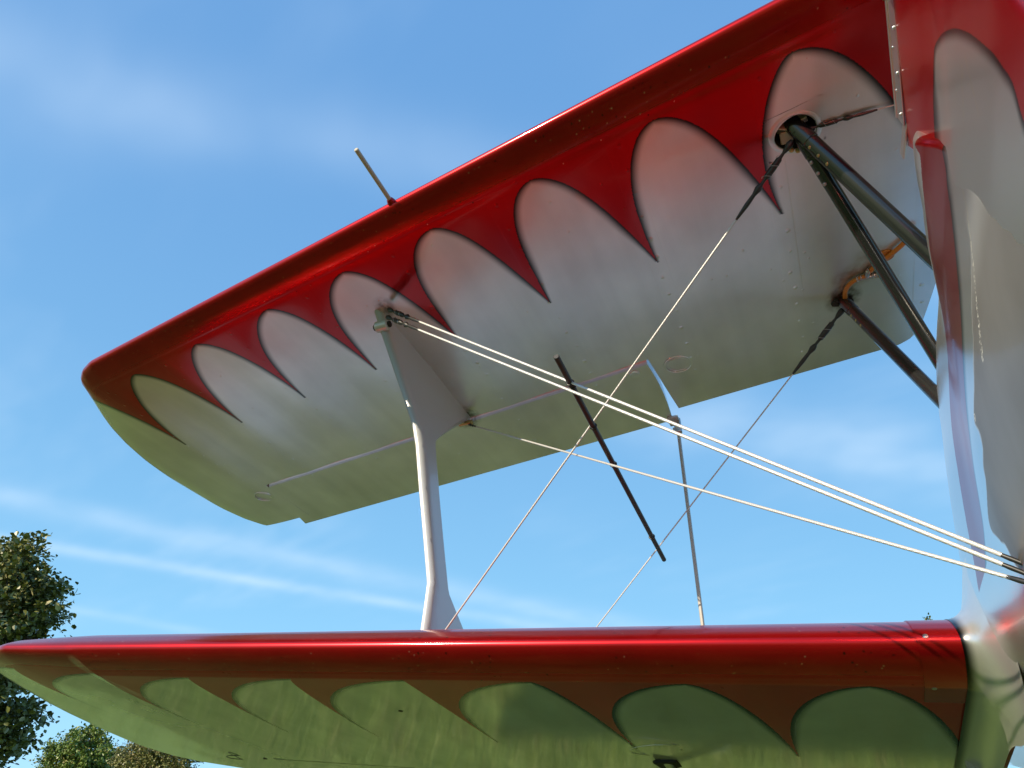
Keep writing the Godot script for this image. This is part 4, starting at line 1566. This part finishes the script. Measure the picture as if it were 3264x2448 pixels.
func build_rigging() -> void:
	# cabane struts: black tubes from the wing's middle to the fuselage
	for q in [[Vector3(-0.004, 0.905, 0.290), Vector3(0.175, 0.552, 0.165), 0.0165], [Vector3(0.002, 0.885, 0.282), Vector3(0.185, 0.443, -0.11), 0.0135], [Vector3(0.060, 0.882, -0.272), Vector3(0.185, 0.337, -0.09), 0.0145]]:
		var mb := MB.new()
		var d: Vector3 = (q[1] - q[0]).normalized()
		mb.rod(q[0], q[1], q[2], 28)
		mb.rod(q[0] - d * 0.012, q[0] + d * 0.05, q[2] * 1.08, 24)
		var o := put("cabane_strut", mb, M.black, plane)
		for k in 3:
			var b := MB.new()
			b.sphere(q[0] + d * (0.06 + 0.025 * k) + Vector3(-0.010, -0.008, 0.006), Vector3.ONE * 0.0042)
			put("bolt", b, M.brass if q[2] != 0.0135 else M.steel, o)
	# interplane strut, built from level sections: [y, z front, z rear]
	var rows := [[0.925, 0.118, -0.475], [0.905, 0.098, -0.452], [0.892, 0.085, -0.442], [0.86, 0.046, -0.402], [0.80, -0.024, -0.338], [0.74, -0.095, -0.275], [0.722, -0.116, -0.258], [0.712, -0.127, -0.252], [0.70, -0.138, -0.252], [0.66, -0.160, -0.263], [0.55, -0.198, -0.300], [0.42, -0.246, -0.347], [0.325, -0.280, -0.383], [0.312, -0.284, -0.392], [0.29, -0.281, -0.425], [0.246, -0.276, -0.489], [0.18, -0.268, -0.58], [0.12, -0.262, -0.66], [0.07, -0.258, -0.73]]
	var st := MB.new()
	var prev := PackedInt32Array()
	var sides := 28
	for r in rows:
		var row := PackedInt32Array()
		var th := 0.017 if r[0] < 0.71 and r[0] > 0.31 else 0.0155
		for k in sides + 1:
			var an := TAU * k / sides
			var c := cos(an)
			# blunt ahead, drawn out to a thin edge behind
			var chord: float = r[1] - r[2]
			var zz := (1.0 - c) * 0.5
			var half := th * (pow(clampf(minf(zz * chord / 0.03, 1.0), 0.0, 1.0), 0.5) if zz < 0.5 else 1.0) * (1.0 - 0.55 * sm((zz - 0.45) / 0.55))
			if zz > 0.985: half *= sqrt(maxf(0.0, (1.0 - zz) / 0.015))
			var x := half * signf(sin(an)) if absf(sin(an)) > 1e-6 else 0.0
			var p := Vector3(-1.08 + x, r[0], r[1] - zz * chord)
			var nn := Vector3(signf(sin(an)) if absf(sin(an)) > 1e-6 else 0.0, 0, 0)
			if zz * chord < 0.03:
				var g := zz * chord / 0.03
				nn = Vector3(nn.x * sqrt(g) , 0, 1.0 - g)
			if zz > 0.985: nn += Vector3(0, 0, -0.8)
			row.append(st.vert(p, nn.normalized() if nn.length() > 0.01 else Vector3(0, 0, 1)))
		if prev.size():
			for k in sides: st.quad(prev[k], prev[k + 1], row[k + 1], row[k])
		prev = row
	var strut := put("interplane_strut", st, M.grey, plane)
	var bu := MB.new()
	bu.rod(Vector3(-1.099, 0.895, 0.072), Vector3(-1.061, 0.895, 0.072), 0.0155, 20, 0.003)
	put("end_bush", bu, M.grey, strut)
	var bo := MB.new()
	bo.rod(Vector3(-1.105, 0.895, 0.072), Vector3(-1.055, 0.895, 0.072), 0.009, 8, 0.001)
	put("bolt", bo, M.dark, strut)
	var b2 := MB.new()
	b2.rod(Vector3(-1.10, 0.885, -0.438), Vector3(-1.055, 0.885, -0.438), 0.008, 8, 0.001)
	put("bolt", b2, M.brass, strut)
	# slave strut between the ailerons
	var sl := MB.new()
	var s0 := Vector3(-0.455, 0.905, -0.700)
	var s1 := Vector3(-0.478, -0.02, -0.775)
	sl.bbox((s0 + s1) * 0.5, Vector3(0.018, 0.009, s0.distance_to(s1)), 0.002, MB.frame(s1 - s0))
	var horn := MB.new()
	horn.bbox(Vector3(-0.463, 0.899, -0.690), Vector3(0.034, 0.010, 0.05), 0.002)
	var so := put("slave_strut", sl, M.dull, plane)
	var cl := MB.new()
	cl.bbox(s0 + Vector3(0, -0.022, 0), Vector3(0.022, 0.055, 0.016), 0.003)
	cl.rod(s0 + Vector3(-0.016, -0.03, 0), s0 + Vector3(0.016, -0.03, 0), 0.0045, 8)
	put("clevis", cl, M.steel, so)
	put("horn", horn, M.dull, so)
	# wires
	wire("flying_wire", Vector3(-1.035, 0.902, 0.118), Vector3(0.099, -0.108, 0.446), 0.0028, 0.8, 0.5)
	wire("flying_wire", Vector3(-1.035, 0.874, 0.120), Vector3(0.097, -0.118, 0.447), 0.0028, 0.8, 0.5)
	wire("flying_wire", Vector3(-1.085, 0.895, -0.455), Vector3(0.083, -0.136, 0.51), 0.0024, 0.5, 0.5)
	wire("landing_wire", Vector3(-0.014, 0.880, 0.278), Vector3(-1.045, 0.14, -0.27), 0.0023, 0.85, 0.25)
	wire("landing_wire", Vector3(0.055, 0.868, -0.276), Vector3(-0.98, 0.10, -0.78), 0.0019, 0.95, 0.25)
	wire("cross_wire", Vector3(0.01, 0.893, 0.284), Vector3(0.63, 0.86, 0.284), 0.0016, 0.62, 0.62)
	# the javelin that ties the wires where they cross
	var jv := MB.new()
	var j0 := Vector3(-0.4972, 0.4292, 0.349)
	var j1 := Vector3(-0.5040, 0.3600, -0.475)
	jv.rod(j0, j1, 0.0056, 14, 0.001)
	var jo := put("javelin_rod", jv, M.rod, plane)
	var jd := (j1 - j0).normalized()
	for t in [[0.093, 0.0], [0.107, 0.004], [0.265, 0.0], [0.438, 0.0], [0.842, 0.0]]:
		var c := MB.new()
		c.torus(j0.lerp(j1, t[0]), jd, 0.0062, 0.0018, 16)
		c.torus(j0.lerp(j1, t[0]) + Vector3(0, 0, -0.004), (jd + Vector3(0.5, 0.5, 0)).normalized(), 0.0066, 0.0011, 16)
		put("cable_tie", c, M.tape, jo)

func build_gear() -> void:
	# undercarriage and propeller, below and ahead of what the picture shows but throwing shadows and reflections
	for far in 2:
		var mb := MB.new()
		mb.flip = far == 1
		mb.rod(Vector3(0.30, -0.25, 0.55), Vector3(-0.02, -0.80, 0.50), 0.018, 14)
		mb.rod(Vector3(0.30, -0.26, 0.05), Vector3(-0.02, -0.80, 0.48), 0.014, 14)
		put("gear_leg", mb, M.black, plane)
		var w := MB.new()
		w.flip = far == 1
		w.torus(Vector3(-0.07, -0.82, 0.49), Vector3.RIGHT, 0.14, 0.062, 40)
		var wo := put("wheel", w, M.tyre, plane)
		var hb := MB.new()
		hb.flip = far == 1
		hb.rod(Vector3(-0.115, -0.82, 0.49), Vector3(-0.01, -0.82, 0.49), 0.085, 28, 0.012)
		put("hub", hb, M.alu, wo)
	var sp := MB.new()
	sp.lathe(Vector3(XC, 0.22, 1.17), Vector3(0, 0, 1), [[0.0, 0.14], [0.06, 0.135], [0.13, 0.10], [0.19, 0.05], [0.22, 0.0001]], 28)
	var so := put("spinner", sp, M.red, plane)
	for s in [-1.0, 1.0]:
		var b := MB.new()
		var prev := PackedInt32Array()
		for i in 10:
			var t := i / 9.0
			var r := lerpf(0.08, 0.92, t)
			var ch := 0.13 * (0.55 + 0.45 * sin(PI * minf(t * 1.3, 1.0))) * (1.0 - pow(t, 8.0) * 0.7)
			var tw := lerpf(0.9, 0.3, t)
			var row := PackedInt32Array()
			for k in 13:
				var an := TAU * k / 12
				var lx := cos(an) * ch * 0.5
				var lz := sin(an) * ch * 0.09
				row.append(b.vert(Vector3(XC + s * (lx * cos(tw) - lz * sin(tw)), 0.22 + s * r, 1.25 + lx * sin(tw) + lz * cos(tw)), Vector3(-s * sin(an) * sin(tw), 0, sin(an) * cos(tw)).normalized() if absf(sin(an)) > 0.1 else Vector3(s * cos(an), 0, 0)))
			if prev.size():
				for k in 12: b.quad(prev[k], prev[k + 1], row[k + 1], row[k])
			prev = row
		put("propeller_blade", b, M.black, so)
	# tail
	var t := MB.new()
	t.bbox(Vector3(XC, 0.50, -3.25), Vector3(1.9, 0.03, 0.5), 0.008)
	put("tailplane", t, M.red, plane)
	var f := MB.new()
	f.bbox(Vector3(XC, 0.68, -3.35), Vector3(0.03, 0.40, 0.5), 0.008)
	put("fin", f, M.red, plane)
